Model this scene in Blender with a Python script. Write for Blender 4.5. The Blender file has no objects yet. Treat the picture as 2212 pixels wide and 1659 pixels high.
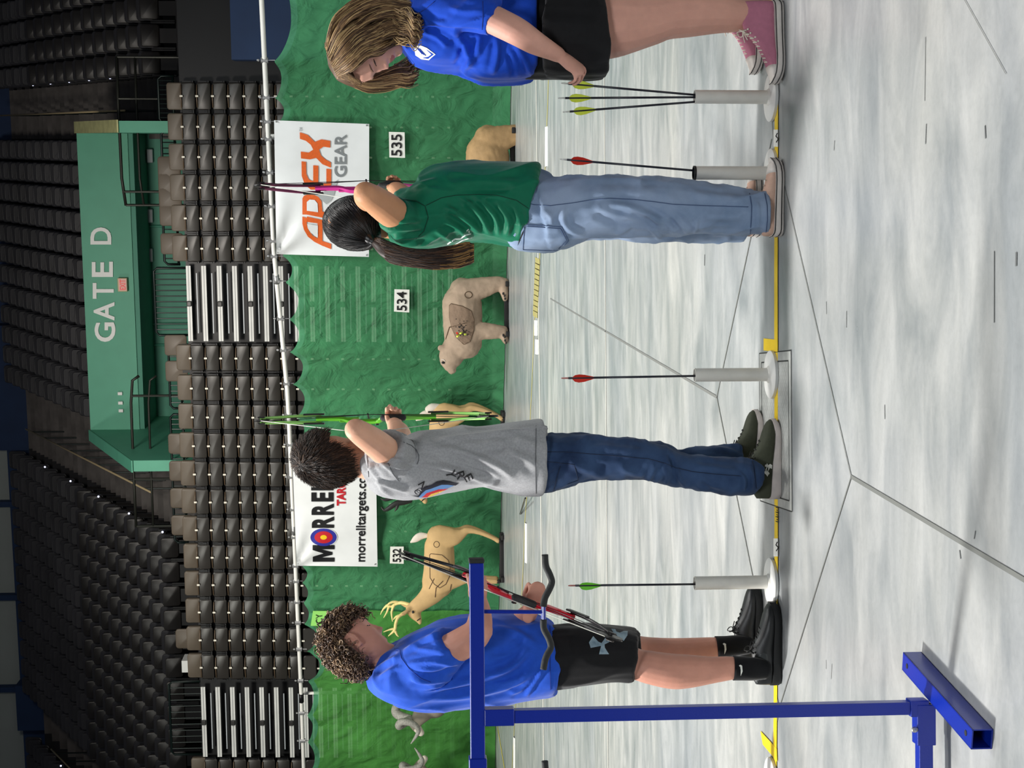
import bpy, bmesh, math, random
import numpy as np
from mathutils import Vector, Matrix, noise
from mathutils.bvhtree import BVHTree
from mathutils.geometry import tessellate_polygon
random.seed(7)
SC = bpy.context.scene
COL = SC.collection
PI = math.pi

# ------------------------------------------------------------------ camera
F = 3067.0                    # focal length in pixels of the 2212 x 1659 frame
CAMZ = 1.27
PITCH = math.atan(186 / F)
ROLL = 0.007
_fw = Vector((0, math.cos(PITCH), -math.sin(PITCH)))
_U = Vector((0, math.sin(PITCH), math.cos(PITCH)))
_R = Vector((1, 0, 0))
_up = (_U * math.cos(ROLL) + _R * math.sin(ROLL)).normalized()
_rt = (_R * math.cos(ROLL) - _U * math.sin(ROLL)).normalized()
CAM = Vector((0, 0, CAMZ))
CX, CY = -_up, _rt            # the phone was held turned: picture right is world down
cd = bpy.data.cameras.new('camera')
cd.sensor_fit = 'HORIZONTAL'; cd.sensor_width = 36.0; cd.lens = F / 2212 * 36
cd.clip_start = 0.05; cd.clip_end = 200
cam = bpy.data.objects.new('camera', cd); COL.objects.link(cam)
cam.matrix_world = Matrix(((CX.x, CY.x, -_fw.x, CAM.x), (CX.y, CY.y, -_fw.y, CAM.y), (CX.z, CY.z, -_fw.z, CAM.z), (0, 0, 0, 1)))
SC.camera = cam

# ------------------------------------------------------------------ world, view, lamps
w = bpy.data.worlds.new('arena_dark'); SC.world = w; w.use_nodes = True
w.node_tree.nodes['Background'].inputs[0].default_value = (0.55, 0.6, 0.75, 1)
w.node_tree.nodes['Background'].inputs[1].default_value = 0.05
SC.view_settings.view_transform = 'Standard'
SC.view_settings.look = 'None'
SC.view_settings.gamma = 1.0
SC.view_settings.use_curve_mapping = False
SC.view_settings.exposure = 0.0
SC.cycles.use_denoising = True
SC.cycles.max_bounces = 6
SC.cycles.transparent_max_bounces = 12
SC.cycles.sample_clamp_indirect = 4.0

def area_light(name, loc, target, size, sizey, power, color=(1, 1, 1), spread=180):
    ld = bpy.data.lights.new(name, 'AREA'); ld.shape = 'RECTANGLE'
    ld.size = size; ld.size_y = sizey; ld.energy = power; ld.color = color
    ld.spread = math.radians(spread)
    o = bpy.data.objects.new(name, ld); COL.objects.link(o)
    o.location = loc
    o.rotation_euler = (Vector(target) - Vector(loc)).to_track_quat('-Z', 'Y').to_euler()
    return o
# high-bay lamps over the arena floor, then added fill lights
area_light('bay_or_fill_light', (-5.8, 5.4, 8.6), (-0.6, 5.1, .8), 0.9, 0.9, 640, (1.0, 0.98, 0.95), 120)
area_light('bay_or_fill_light', (3.5, 6.5, 12), (0.6, 6.0, 0), 2.0, 2.0, 260, (1.0, 0.98, 0.95), 120)
area_light('bay_or_fill_light', (-5.0, 13, 12), (-2.5, 14.5, 0), 3.0, 3.0, 700, (1.0, 0.98, 0.93), 120)
area_light('bay_or_fill_light', (4.0, 14, 12), (1.5, 16.5, 0), 3.0, 3.0, 620, (0.96, 1.0, 0.98), 120)
area_light('bay_or_fill_light', (-1.5, -5.0, 8), (0, 4.5, .6), 3.0, 3.0, 240, (0.93, 0.97, 1.0), 130)  # added fill from behind the camera for legs and tubes
area_light('bay_or_fill_light', (-0.5, 18.0, 8.4), (0.2, 29.0, 6.5), 2.0, 1.6, 270, (1.0, 0.93, 0.84), 110)  # added light for the bowl, low enough to reach the gate recess
area_light('bay_or_fill_light', (-8.5, 18.5, 10), (-6.0, 26.0, 1), 2.0, 2.0, 300, (1.0, 0.99, 0.9), 110)  # added light to brighten the left end of the curtain and the ram

# ------------------------------------------------------------------ where things stand
def ray(x, y):
    return (_fw + CX * ((x - 1106) / F) + CY * ((829.5 - y) / F))
def P(x, y, Y):
    d = ray(x, y); return CAM + d * (Y / d.y)
def G(x, y, z=0.0):
    d = ray(x, y); return CAM + d * ((z - CAMZ) / d.z)
def V(*a): return Vector(a)

# ------------------------------------------------------------------ mesh helpers
class MB:
    def __init__(s): s.v = []; s.f = []; s.m = []
    def add(s, verts, faces, mi=0):
        b = len(s.v); s.v += [Vector(q) for q in verts]
        s.f += [tuple(b + i for i in f) for f in faces]; s.m += [mi] * len(faces)
    def box(s, c, d, rot=None, mi=0, taper=1.0):
        c = Vector(c); x, y, z = d[0] / 2, d[1] / 2, d[2] / 2
        vs = [Vector((sx * x * (taper if sz > 0 else 1), sy * y * (taper if sz > 0 else 1), sz * z)) for sx in (-1, 1) for sy in (-1, 1) for sz in (-1, 1)]
        if rot: vs = [rot @ q for q in vs]
        s.add([c + q for q in vs], [(0, 1, 3, 2), (4, 6, 7, 5), (0, 4, 5, 1), (2, 3, 7, 6), (0, 2, 6, 4), (1, 5, 7, 3)], mi)
    def bbox(s, c, d, r=0.01, rot=None, mi=0):
        """box with chamfered edges"""
        bm = bmesh.new(); bmesh.ops.create_cube(bm, size=1)
        bmesh.ops.scale(bm, vec=d, verts=bm.verts)
        bmesh.ops.bevel(bm, geom=bm.edges[:], offset=r, segments=2, affect='EDGES', profile=0.5)
        vs = [v.co.copy() for v in bm.verts]; bm.verts.index_update()
        fs = [[v.index for v in f.verts] for f in bm.faces]; bm.free()
        if rot: vs = [rot @ q for q in vs]
        c = Vector(c); s.add([c + q for q in vs], fs, mi)
    def tube(s, pts, r, n=12, mi=0, cap=True, up=None, rb=None, round_ends=False, closed=False):
        """r and rb may be numbers or lists; up fixes the section's first axis"""
        pts = [Vector(p) for p in pts]; m = len(pts)
        ra = r if isinstance(r, (list, tuple)) else [r] * m
        rb_ = ra if rb is None else (rb if isinstance(rb, (list, tuple)) else [rb] * m)
        tans = []
        for i in range(m):
            a = pts[(i - 1) % m] if (closed or i) else pts[0]; b = pts[(i + 1) % m] if (closed or i < m - 1) else pts[-1]
            t = (b - a); tans.append(t.normalized() if t.length > 1e-9 else V(0, 0, 1))
        ref = Vector(up) if up else (V(0, 1, 0) if abs(tans[0].y) < 0.9 else V(1, 0, 0))
        if round_ends:
            def ext(i, sgn, P0, A, B, T):
                out = []
                for k in (3, 2, 1):
                    th = k * PI / 8
                    out.append((P0 + T * sgn * A * math.sin(th) , A * math.cos(th), B * math.cos(th), T))
                return out
            seq = ext(0, -1, pts[0], ra[0], rb_[0], tans[0]) + [(pts[i], ra[i], rb_[i], tans[i]) for i in range(m)] + ext(0, 1, pts[-1], ra[-1], rb_[-1], tans[-1])[::-1]
        else:
            seq = [(pts[i], ra[i], rb_[i], tans[i]) for i in range(m)]
        rings = []; prev = None
        for (p, a, b, t) in seq:
            n1 = None
            if prev is None or up:
                n1 = t.cross(ref)
                if n1.length < 1e-5: n1 = t.cross(V(0.3, 0.5, 0.8))
            else:
                n1 = prev - t * prev.dot(t)
            n1.normalize(); prev = n1; n2 = t.cross(n1).normalized()
            rings.append([p + n1 * (a * math.cos(2 * PI * k / n)) + n2 * (b * math.sin(2 * PI * k / n)) for k in range(n)])
        s.loft(rings, cap and not closed, mi, closed)
    def loft(s, rings, cap=True, mi=0, closed=False):
        n = len(rings[0]); vs = [q for r in rings for q in r]; fs = []; m = len(rings)
        for i in range(m if closed else m - 1):
            j = (i + 1) % m
            for k in range(n):
                k2 = (k + 1) % n
                fs.append((i * n + k, i * n + k2, j * n + k2, j * n + k))
        if cap:
            fs.append(tuple(range(n - 1, -1, -1))); fs.append(tuple((m - 1) * n + k for k in range(n)))
        s.add(vs, fs, mi)
    def lathe(s, c, prof, n=24, axis=None, mi=0):
        """prof: list of (radius, height) about +Z at c"""
        c = Vector(c); rings = []
        for (r, h) in prof:
            rings.append([c + V(r * math.cos(2 * PI * k / n), r * math.sin(2 * PI * k / n), h) for k in range(n)])
        s.loft(rings, True, mi)
    def ball(s, c, r, nu=14, nv=9, rot=None, mi=0):
        r = Vector(r) if isinstance(r, (tuple, list, Vector)) else V(r, r, r); rings = []
        for i in range(nv + 1):
            th = PI * (0.02 + 0.96 * i / nv)
            ring = []
            for k in range(nu):
                q = V(r.x * math.sin(th) * math.cos(2 * PI * k / nu), r.y * math.sin(th) * math.sin(2 * PI * k / nu), -r.z * math.cos(th))
                ring.append(Vector(c) + (rot @ q if rot else q))
            rings.append(ring)
        s.loft(rings, True, mi)
    def prism(s, poly, d, mi=0):
        """polygon (3D points in a plane) pushed along vector d"""
        poly = [Vector(p) for p in poly]; d = Vector(d); n = len(poly)
        tris = tessellate_polygon([poly]); vs = poly + [p + d for p in poly]
        fs = [tuple(t) for t in tris] + [tuple(n + i for i in reversed(t)) for t in tris]
        fs += [(i, (i + 1) % n, n + (i + 1) % n, n + i) for i in range(n)]
        s.add(vs, fs, mi)
    def build(s, name, mats, parent=None, smooth=False, fix=True):
        me = bpy.data.meshes.new(name); me.from_pydata([tuple(q) for q in s.v], [], s.f)
        mats = mats if isinstance(mats, (list, tuple)) else [mats]
        for m in mats: me.materials.append(m)
        if len(mats) > 1: me.polygons.foreach_set('material_index', s.m)
        if fix:
            bm = bmesh.new(); bm.from_mesh(me); bmesh.ops.recalc_face_normals(bm, faces=bm.faces[:]); bm.to_mesh(me); bm.free()
        if smooth: me.polygons.foreach_set('use_smooth', [True] * len(me.polygons))
        me.update()
        if smooth == 'auto':
            me.set_sharp_from_angle(angle=math.radians(40))
        return link(name, me, parent)

def link(name, data, parent=None):
    o = bpy.data.objects.new(name, data); COL.objects.link(o)
    if parent is not None: attach(o, parent)
    return o
def attach(o, parent):
    o.parent = parent
    root = parent
    loc = Vector((0, 0, 0))
    M = Matrix.Identity(4); q = parent; chain = []
    while q is not None: chain.append(q); q = q.parent
    for q in reversed(chain): M = M @ q.matrix_parent_inverse @ q.matrix_basis
    o.matrix_parent_inverse = M.inverted()
def tag(o, label, cat, group=None, kind=None):
    if label: o['label'] = label
    if cat: o['category'] = cat
    if group: o['group'] = group
    if kind: o['kind'] = kind
    return o
def thing(name, label, cat, loc=(0, 0, 0), group=None, kind=None):
    o = bpy.data.objects.new(name, None); o.location = loc; o.empty_display_size = 0.1; COL.objects.link(o)
    return tag(o, label, cat, group, kind)
def copy_tree(o, loc=None):
    r = o.copy(); COL.objects.link(r)
    if loc is not None: r.location = loc
    for ch in o.children:
        c = ch.copy(); COL.objects.link(c); c.parent = r
        for g in ch.children:
            d = g.copy(); COL.objects.link(d); d.parent = c
    return r

# ------------------------------------------------------------------ materials
def lin(c):
    return tuple(((v / 255) / 12.92 if v / 255 <= 0.04045 else ((v / 255 + 0.055) / 1.055) ** 2.4) for v in c)
def mat(name, rgb, rough=0.6, metal=0.0, spec=0.5, var=0.0, scale=8.0, bump=0.0, bscale=60.0, rgb2=None, stretch=None, sheen=0.0, sss=0.0, emit=0.0, coat=0.0, alpha=None, detail=6):
    m = bpy.data.materials.new(name); m.use_nodes = True; nt = m.node_tree; b = nt.nodes['Principled BSDF']
    c = lin(rgb)
    b.inputs['Base Color'].default_value = (*c, 1); b.inputs['Roughness'].default_value = rough
    b.inputs['Metallic'].default_value = metal; b.inputs['Specular IOR Level'].default_value = spec
    if sheen: b.inputs['Sheen Weight'].default_value = sheen; b.inputs['Sheen Roughness'].default_value = 0.4
    if sss: b.inputs['Subsurface Weight'].default_value = sss; b.inputs['Subsurface Radius'].default_value = (0.012, 0.005, 0.003)
    if coat: b.inputs['Coat Weight'].default_value = coat; b.inputs['Coat Roughness'].default_value = 0.15
    if emit: b.inputs['Emission Color'].default_value = (*c, 1); b.inputs['Emission Strength'].default_value = emit
    if var or rgb2 or bump:
        tc = nt.nodes.new('ShaderNodeTexCoord'); mp = nt.nodes.new('ShaderNodeMapping')
        nt.links.new(tc.outputs['Object'], mp.inputs[0])
        if stretch: mp.inputs['Scale'].default_value = stretch
    if var or rgb2:
        n = nt.nodes.new('ShaderNodeTexNoise'); n.inputs['Scale'].default_value = scale; n.inputs['Detail'].default_value = detail
        nt.links.new(mp.outputs[0], n.inputs['Vector'])
        r = nt.nodes.new('ShaderNodeValToRGB'); r.color_ramp.elements[0].position = 0.32; r.color_ramp.elements[1].position = 0.68
        c2 = lin(rgb2) if rgb2 else tuple(v * (1 - var) for v in c); c1 = c if rgb2 else tuple(min(1, v * (1 + var)) for v in c)
        r.color_ramp.elements[0].color = (*c2, 1); r.color_ramp.elements[1].color = (*c1, 1)
        nt.links.new(n.outputs['Fac'], r.inputs[0]); nt.links.new(r.outputs[0], b.inputs['Base Color'])
    if bump:
        n2 = nt.nodes.new('ShaderNodeTexNoise'); n2.inputs['Scale'].default_value = bscale; n2.inputs['Detail'].default_value = 4
        nt.links.new(mp.outputs[0], n2.inputs['Vector'])
        bp = nt.nodes.new('ShaderNodeBump'); bp.inputs['Strength'].default_value = min(1, bump); bp.inputs['Distance'].default_value = 0.004
        nt.links.new(n2.outputs['Fac'], bp.inputs['Height']); nt.links.new(bp.outputs[0], b.inputs['Normal'])
    return m

M = {}
M['black_plastic'] = mat('black_plastic', (38, 36, 35), 0.42, var=0.2, scale=3)
M['seat_shell'] = mat('seat_shell', (44, 41, 38), 0.4, var=0.25, scale=1.5)
M['bowl_seat'] = mat('bowl_seat', (50, 50, 54), 0.5, var=0.3, scale=0.8)
M['black_metal'] = mat('black_metal', (20, 20, 22), 0.45, metal=0.4)
M['white_tag'] = mat('white_tag', (240, 235, 220), 0.3)
M['tread_strip'] = mat('tread_strip', (215, 215, 212), 0.5, var=0.08, scale=3)
M['terrace'] = mat('terrace_concrete', (88, 84, 82), 0.8, var=0.3, scale=2.0)
M['terrace_dark'] = mat('terrace_dark', (30, 30, 34), 0.8, var=0.3, scale=2.0)
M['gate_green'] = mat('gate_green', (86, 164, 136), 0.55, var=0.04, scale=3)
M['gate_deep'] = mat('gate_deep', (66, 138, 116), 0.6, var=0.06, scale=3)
M['gate_edge_lit'] = mat('gate_edge_lit', (196, 196, 140), 0.6, var=0.15, scale=6)  # light along the right wing wall's top edge, put into the colour
M['sign_white'] = mat('sign_white', (236, 238, 236), 0.5)
M['lamp_fixture'] = mat('lamp_fixture', (170, 175, 180), 0.4)
M['exit_red'] = mat('exit_red', (200, 30, 30), 0.4, emit=0.35)
M['navy'] = mat('navy_paint', (24, 50, 88), 0.7, var=0.1, scale=2)
M['pale_wall'] = mat('pale_wall', (150, 158, 155), 0.8, var=0.05, scale=1)
M['cream'] = mat('cream_wood', (200, 180, 140), 0.5)
M['rail_black'] = mat('rail_black', (16, 30, 28), 0.4, metal=0.3)
M['rail_wood'] = mat('rail_bronze', (44, 46, 40), 0.45, metal=0.3)
M['pipe_white'] = mat('pipe_white', (232, 230, 224), 0.35, var=0.05, scale=3)
M['clip_metal'] = mat('clip_metal', (190, 190, 190), 0.35, metal=0.8)
M['ink'] = mat('ink_black', (22, 22, 24), 0.5)
M['ink_red'] = mat('ink_red', (190, 30, 42), 0.5)
M['ink_orange'] = mat('ink_orange', (222, 98, 34), 0.5, var=0.08, scale=40)
M['ink_grey'] = mat('ink_grey', (128, 132, 134), 0.5)
M['ink_palegrey'] = mat('ink_palegrey', (170, 174, 174), 0.5)
M['ink_blue'] = mat('ink_blue', (44, 48, 148), 0.5)
M['ink_yellow'] = mat('ink_yellow', (236, 196, 30), 0.5)
M['banner'] = mat('banner_vinyl', (232, 234, 234), 0.35, bump=0.15, bscale=2.2, var=0.03, scale=3)
M['tape'] = mat('tape_yellow', (236, 200, 20), 0.45, var=0.06, scale=14)
M['tape_far'] = mat('tape_thin', (222, 205, 70), 0.5)
M['paper'] = mat('paper_white', (240, 240, 232), 0.6)
M['lime_paper'] = mat('lime_paper', (150, 220, 110), 0.6)
M['foam_black'] = mat('foam_black', (38, 40, 40), 0.75, bump=0.3, bscale=150)
M['blue_steel'] = mat('blue_steel', (8, 42, 158), 0.32, spec=0.5, coat=0.3, bump=0.08, bscale=220)
M['blue_bare'] = mat('worn_steel', (150, 156, 178), 0.35, metal=0.6)
M['pvc'] = mat('grey_pvc', (222, 220, 212), 0.45, var=0.05, scale=20)
M['pvc_white'] = mat('white_pvc', (214, 214, 210), 0.6, var=0.03, scale=10)
M['arrow_black'] = mat('arrow_black', (34, 36, 46), 0.3)
M['vane_lime'] = mat('vane_lime', (226, 240, 84), 0.4)
M['vane_green'] = mat('vane_green', (120, 220, 60), 0.4)
M['vane_red'] = mat('vane_red', (222, 52, 34), 0.4)
M['nock_pale'] = mat('nock_pale', (226, 228, 220), 0.35)
M['nock_pink'] = mat('nock_pink', (190, 120, 112), 0.4)
M['floor_line'] = mat('joint_dark', (112, 114, 110), 0.9)

def floor_material():
    m = bpy.data.materials.new('polished_concrete'); m.use_nodes = True; nt = m.node_tree; b = nt.nodes['Principled BSDF']
    N = nt.nodes.new; L = nt.links.new
    tc = N('ShaderNodeTexCoord')
    def noise_at(sc, scale, detail, rot=0.0):
        mp = N('ShaderNodeMapping'); mp.inputs['Scale'].default_value = sc; mp.inputs['Rotation'].default_value = (0, 0, rot)
        n = N('ShaderNodeTexNoise'); n.inputs['Scale'].default_value = scale; n.inputs['Detail'].default_value = detail
        n.inputs['Roughness'].default_value = 0.62; n.inputs['Distortion'].default_value = 0.6
        L(tc.outputs['Object'], mp.inputs[0]); L(mp.outputs[0], n.inputs['Vector']); return n
    a = noise_at((0.75, 2.0, 1), 2.4, 9, 0.05)
    c = noise_at((0.25, 1.0, 1), 0.8, 5, -0.1)
    e = noise_at((1, 1, 1), 60, 3)
    r1 = N('ShaderNodeValToRGB'); r1.color_ramp.elements[0].position = 0.3; r1.color_ramp.elements[1].position = 0.7
    r1.color_ramp.elements[0].color = (*lin((148, 153, 156)), 1); r1.color_ramp.elements[1].color = (*lin((200, 201, 200)), 1)
    L(a.outputs['Fac'], r1.inputs[0])
    r2 = N('ShaderNodeValToRGB'); r2.color_ramp.elements[0].position = 0.35; r2.color_ramp.elements[1].position = 0.65
    r2.color_ramp.elements[0].color = (*lin((218, 221, 224)), 1); r2.color_ramp.elements[1].color = (*lin((250, 248, 242)), 1)
    L(c.outputs['Fac'], r2.inputs[0])
    mx = N('ShaderNodeMixRGB'); mx.blend_type = 'MULTIPLY'; mx.inputs[0].default_value = 1
    L(r1.outputs[0], mx.inputs[1]); L(r2.outputs[0], mx.inputs[2])
    r3 = N('ShaderNodeValToRGB'); r3.color_ramp.elements[0].position = 0.2; r3.color_ramp.elements[1].position = 0.6
    r3.color_ramp.elements[0].color = (0.86, 0.86, 0.86, 1); r3.color_ramp.elements[1].color = (1, 1, 1, 1)
    L(e.outputs['Fac'], r3.inputs[0])
    mx2 = N('ShaderNodeMixRGB'); mx2.blend_type = 'MULTIPLY'; mx2.inputs[0].default_value = 0.7
    L(mx.outputs[0], mx2.inputs[1]); L(r3.outputs[0], mx2.inputs[2])
    L(mx2.outputs[0], b.inputs['Base Color'])
    rr = N('ShaderNodeMapRange'); rr.inputs['To Min'].default_value = 0.22; rr.inputs['To Max'].default_value = 0.42
    L(a.outputs['Fac'], rr.inputs['Value']); L(rr.outputs[0], b.inputs['Roughness'])
    b.inputs['Specular IOR Level'].default_value = 0.5
    return m
M['floor'] = floor_material()

def cloth_material(name, rgb, trans, fold=0.35):
    m = bpy.data.materials.new(name); m.use_nodes = True; nt = m.node_tree; N = nt.nodes.new; L = nt.links.new
    nt.nodes.clear(); out = N('ShaderNodeOutputMaterial')
    tc = N('ShaderNodeTexCoord')
    mp = N('ShaderNodeMapping'); mp.inputs['Scale'].default_value = (1.0, 1.0, 0.8); L(tc.outputs['Object'], mp.inputs[0])
    n = N('ShaderNodeTexNoise'); n.inputs['Scale'].default_value = 3.2; n.inputs['Detail'].default_value = 5; n.inputs['Distortion'].default_value = 1.6
    L(mp.outputs[0], n.inputs['Vector'])
    n3 = N('ShaderNodeTexNoise'); n3.inputs['Scale'].default_value = 1.2; n3.inputs['Detail'].default_value = 3; L(mp.outputs[0], n3.inputs['Vector'])
    bp = N('ShaderNodeBump'); bp.inputs['Strength'].default_value = fold; bp.inputs['Distance'].default_value = 0.12
    L(n.outputs['Fac'], bp.inputs['Height'])
    rp = N('ShaderNodeValToRGB'); c = lin(rgb)
    rp.color_ramp.elements[0].position = 0.35; rp.color_ramp.elements[1].position = 0.65
    rp.color_ramp.elements[0].color = (*[v * 0.88 for v in c], 1); rp.color_ramp.elements[1].color = (*[min(1, v * 1.1) for v in c], 1)
    L(n3.outputs['Fac'], rp.inputs[0])
    df = N('ShaderNodeBsdfDiffuse'); L(rp.outputs[0], df.inputs[0]); L(bp.outputs[0], df.inputs['Normal'])
    tl = N('ShaderNodeBsdfTranslucent'); L(rp.outputs[0], tl.inputs[0])
    m1 = N('ShaderNodeMixShader'); m1.inputs[0].default_value = 0.15; L(df.outputs[0], m1.inputs[1]); L(tl.outputs[0], m1.inputs[2])
    tr = N('ShaderNodeBsdfTransparent'); tr.inputs[0].default_value = (0.75, 1, 0.8, 1)
    m2 = N('ShaderNodeMixShader'); m2.inputs[0].default_value = trans; L(m1.outputs[0], m2.inputs[1]); L(tr.outputs[0], m2.inputs[2])
    L(m2.outputs[0], out.inputs[0]); return m
M['curtain'] = cloth_material('curtain_green', (74, 140, 96), 0.16, .6)
M['curtain2'] = cloth_material('curtain_grass_green', (84, 152, 74), 0.16, 0.35)
M['curtain_hem'] = cloth_material('curtain_hem', (88, 158, 116), 0.25, 0.3)

# ------------------------------------------------------------------ floor
fm = MB()
fm.add([(-26, -8, 0), (22, -8, 0), (22, 60, 0), (-26, 60, 0)], [(0, 1, 2, 3)])
fl = fm.build('floor', M['floor'], fix=False); fl['kind'] = 'structure'
def strip(mb, a, b, wd, z=0.0025, mi=0, th=0.0):
    """flat band on the floor from a to b"""
    a = Vector(a); b = Vector(b); t = (b - a); t.z = 0; t.normalize(); n = V(-t.y, t.x, 0) * (wd / 2)
    q = [a - n, b - n, b + n, a + n]; q = [V(p.x, p.y, z) for p in q]
    mb.add(q, [(0, 1, 2, 3)], mi)
jt = MB()
for (x0, y0, x1, y1, wd) in ((1840, 1030, 1672, 300, 0.006), (1840, 1030, 1684, 1530, 0.007), (1549, 858, 1684, 1530, 0.010), (1549, 858, 1668, 300, 0.010),
                             (1549, 858, 1189, 645, 0.013), (1840, 1030, 2230, 1262, 0.012), (1672, 300, 1640, -60, 0.007), (1684, 1530, 1655, 1720, 0.007)):
    strip(jt, G(x0, y0), G(x1, y1), wd)
strip(jt, G(2080, -10), G(2175, 160), 0.002)
o = jt.build('floor_joint', M['floor_line'], fix=False); o['kind'] = 'structure'
sm = MB()
strip(sm, G(1304, -100), G(1314, 1760), 0.03); strip(sm, G(1155, -100), G(1176, 1760), 0.12)
o = sm.build('floor_seam', mat('seam_pale', (206, 204, 194), 0.5), fix=False); o['kind'] = 'structure'
sc_ = MB()
for (x, y, L_, wd) in ((2148, 620, .16, .004), (2000, 290, .05, .004), (2130, 285, .03, .006), (1802, 315, .03, .004), (1786, 665, .04, .004), (1829, 690, .05, .004),
                       (1998, 150, .16, .003), (1912, 890, .04, .004), (1796, 1450, .05, .003), (1785, 1435, .03, .003), (2105, 1155, .02, .004), (1522, 562, .05, .012), (2196, 560, .03, .008), (2076, 1198, .02, .005)):
    a = G(x, y); strip(sc_, a - V(L_ / 2, 0, 0), a + V(L_ / 2, random.uniform(-.01, .01), 0), wd, 0.0015)
o = sc_.build('floor_scuff', mat('scuff_dark', (95, 98, 98), 0.7), fix=False); o['kind'] = 'structure'

# ------------------------------------------------------------------ bleacher frame of reference
A = math.radians(9.7)
E = V(math.cos(A), -math.sin(A), 0); Nn = V(math.sin(A), math.cos(A), 0)
B0 = V(0, 27.1, 0)
def S(s, t, z): return B0 + E * s + Nn * t + V(0, 0, z)
RZ = Matrix.Rotation(-A, 3, 'Z')
def sat(x, y, t=0.0):
    """s along the bleacher plane t for a picture point"""
    d = ray(x, y); q = CAM + d * (((B0 + Nn * t - CAM).dot(Nn)) / d.dot(Nn)); r = q - B0
    return r.dot(E), q.z
ORD = ['first', 'second', 'third', 'fourth', 'fifth', 'sixth', 'seventh', 'eighth', 'ninth', 'tenth', 'eleventh', 'twelfth', 'thirteenth', 'fourteenth', 'fifteenth', 'sixteenth', 'seventeenth']

def rrect(cx, cz, w_, h_, r, n=4):
    pts = []
    for (sx, sz, a0) in ((1, 1, 0), (-1, 1, PI / 2), (-1, -1, PI), (1, -1, 1.5 * PI)):
        for k in range(n + 1):
            a = a0 + k * PI / 2 / n
            pts.append((cx + sx * (w_ / 2 - r) + r * math.cos(a), cz + sz * (h_ / 2 - r) + r * math.sin(a)))
    return pts
def panel(mb, cx, cz, w_, h_, r, y0, y1, curve=0.0, mi=0, fr=None):
    """rounded plate in local x-z between depths y0 (front) and y1; fr maps local to world"""
    rings = []
    for (y, ins) in ((y1, 0.006), (y1 - 0.004, 0), (y0 + 0.012, 0), (y0, 0.014)):
        rings.append([fr(V(px, y + curve * (px - cx) ** 2, pz)) for (px, pz) in rrect(cx, cz, w_ - 2 * ins, h_ - 2 * ins, r)])
    mb.loft(rings, True, mi)

W_SEAT = 0.5
def fold_seat(wd, mats):
    """folded telescopic seat seen from the front, at the origin; z=0 is the tag line"""
    fr = lambda q: RZ @ q
    r = thing('folding_seat', None, 'seat')
    pan = MB(); panel(pan, 0, -0.128, wd, 0.25, 0.04, -0.10, -0.04, 0.25, 0, fr)
    pan.build('seat_pan', M['seat_shell'], r, smooth='auto')
    lip = MB(); lip.tube([fr(V(-wd / 2 + .04, -.100, -0.012)), fr(V(0, -.112, -0.006)), fr(V(wd / 2 - .04, -.100, -0.012))], 0.012, 8)
    lip.build('seat_lip', mats['lip'], r, smooth=True)
    tg = MB(); tg.bbox(fr(V(0, -.118, -.012)), (.034, .012, .055), 0.005, RZ); tg.build('number_tag', M['white_tag'], r)
    br = MB()
    for sx in (-1, 1):
        br.box(fr(V(sx * (wd / 2 + .018), -.03, -.13)), (.03, .10, .2), RZ)
        br.box(fr(V(sx * (wd / 2 + .018), -.085, -.16)), (.022, .03, .07), RZ)
    br.tube([fr(V(-wd / 2 - .03, -.04, -.03)), fr(V(wd / 2 + .03, -.04, -.03))], 0.014, 6)
    br.build('bracket', M['black_metal'], r)
    return r
lipm = {'lip': mat('seat_lip_lit', (92, 76, 60), 0.35)}  # light caught by the black shell's upper edge, painted as brown
s0, zt = sat(397, 195); s1, _ = sat(397, 1455)
ROWH = 0.285; ZT = 5.68
# columns: right block of six, left block of twelve, one beyond the far aisle (measured along the row)
def colpos(y): return sat(420, y, 0)[0]
ys_r = [208 + 65.4 * k for k in range(6)]
ys_l = [772 + 62.0 * k for k in range(12)]
cols_r = [colpos(y) for y in (208, 274, 339, 405, 471, 536)]
cols_l = [colpos(y) for y in (772, 837, 899, 961, 1022, 1082, 1142, 1201, 1260, 1319, 1379, 1438)]
cols_f = [colpos(1662), colpos(1722)]
wr = 0.475; wl = 0.465
# zt line: tag rows step down by ROWH
def tagz(s): return ZT
pr = fold_seat(0.485, lipm); pr.location = S(0, 0, 0)
ALLC = [('r', s, k) for k, s in enumerate(cols_r)] + [('l', s, k) for k, s in enumerate(cols_l)] + [('f', s, k) for k, s in enumerate(cols_f)]
first = True
def pos_words(blk, k):
    if blk == 'r': return ORD[5 - k] + ' to the right of the middle striped aisle'
    if blk == 'l': return ORD[k] + ' to the left of the middle striped aisle'
    return ORD[k] + ' beyond the far left striped aisle'
ROWW = ['top row', 'second row down', 'third row down', 'fourth row down', 'fifth row down', 'sixth row down', 'seventh row down']
back = MB(); panel(back, 0, 0.115, 0.485, 0.30, 0.05, -0.03, 0.05, 0.3, 0, lambda q: RZ @ q)
top_row = []
for row in range(7):
    for (blk, s, k) in ALLC:
        if blk == 'f' and k == 1: continue
        o = pr if first else copy_tree(pr)
        first = False
        o.location = S(s, -0.02 * row, ZT - ROWH * row)
        tag(o, 'black folding seat, %s, %s' % (ROWW[row], pos_words(blk, k)), 'seat', 'folded seats of the retracted bleacher')
        if row == 0: top_row.append(o)
for i, o in enumerate(top_row):
    if i == 0: fold_me = back.build('backrest', mat('backrest_warm_lit', (92, 82, 70), 0.5, var=0.15, scale=2), None, smooth='auto'); b_ = fold_me  # warm light on the black backrests is put into this brown
    else: b_ = fold_me.copy(); COL.objects.link(b_)
    b_.parent = o; b_.matrix_parent_inverse = Matrix.Identity(4)
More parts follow.
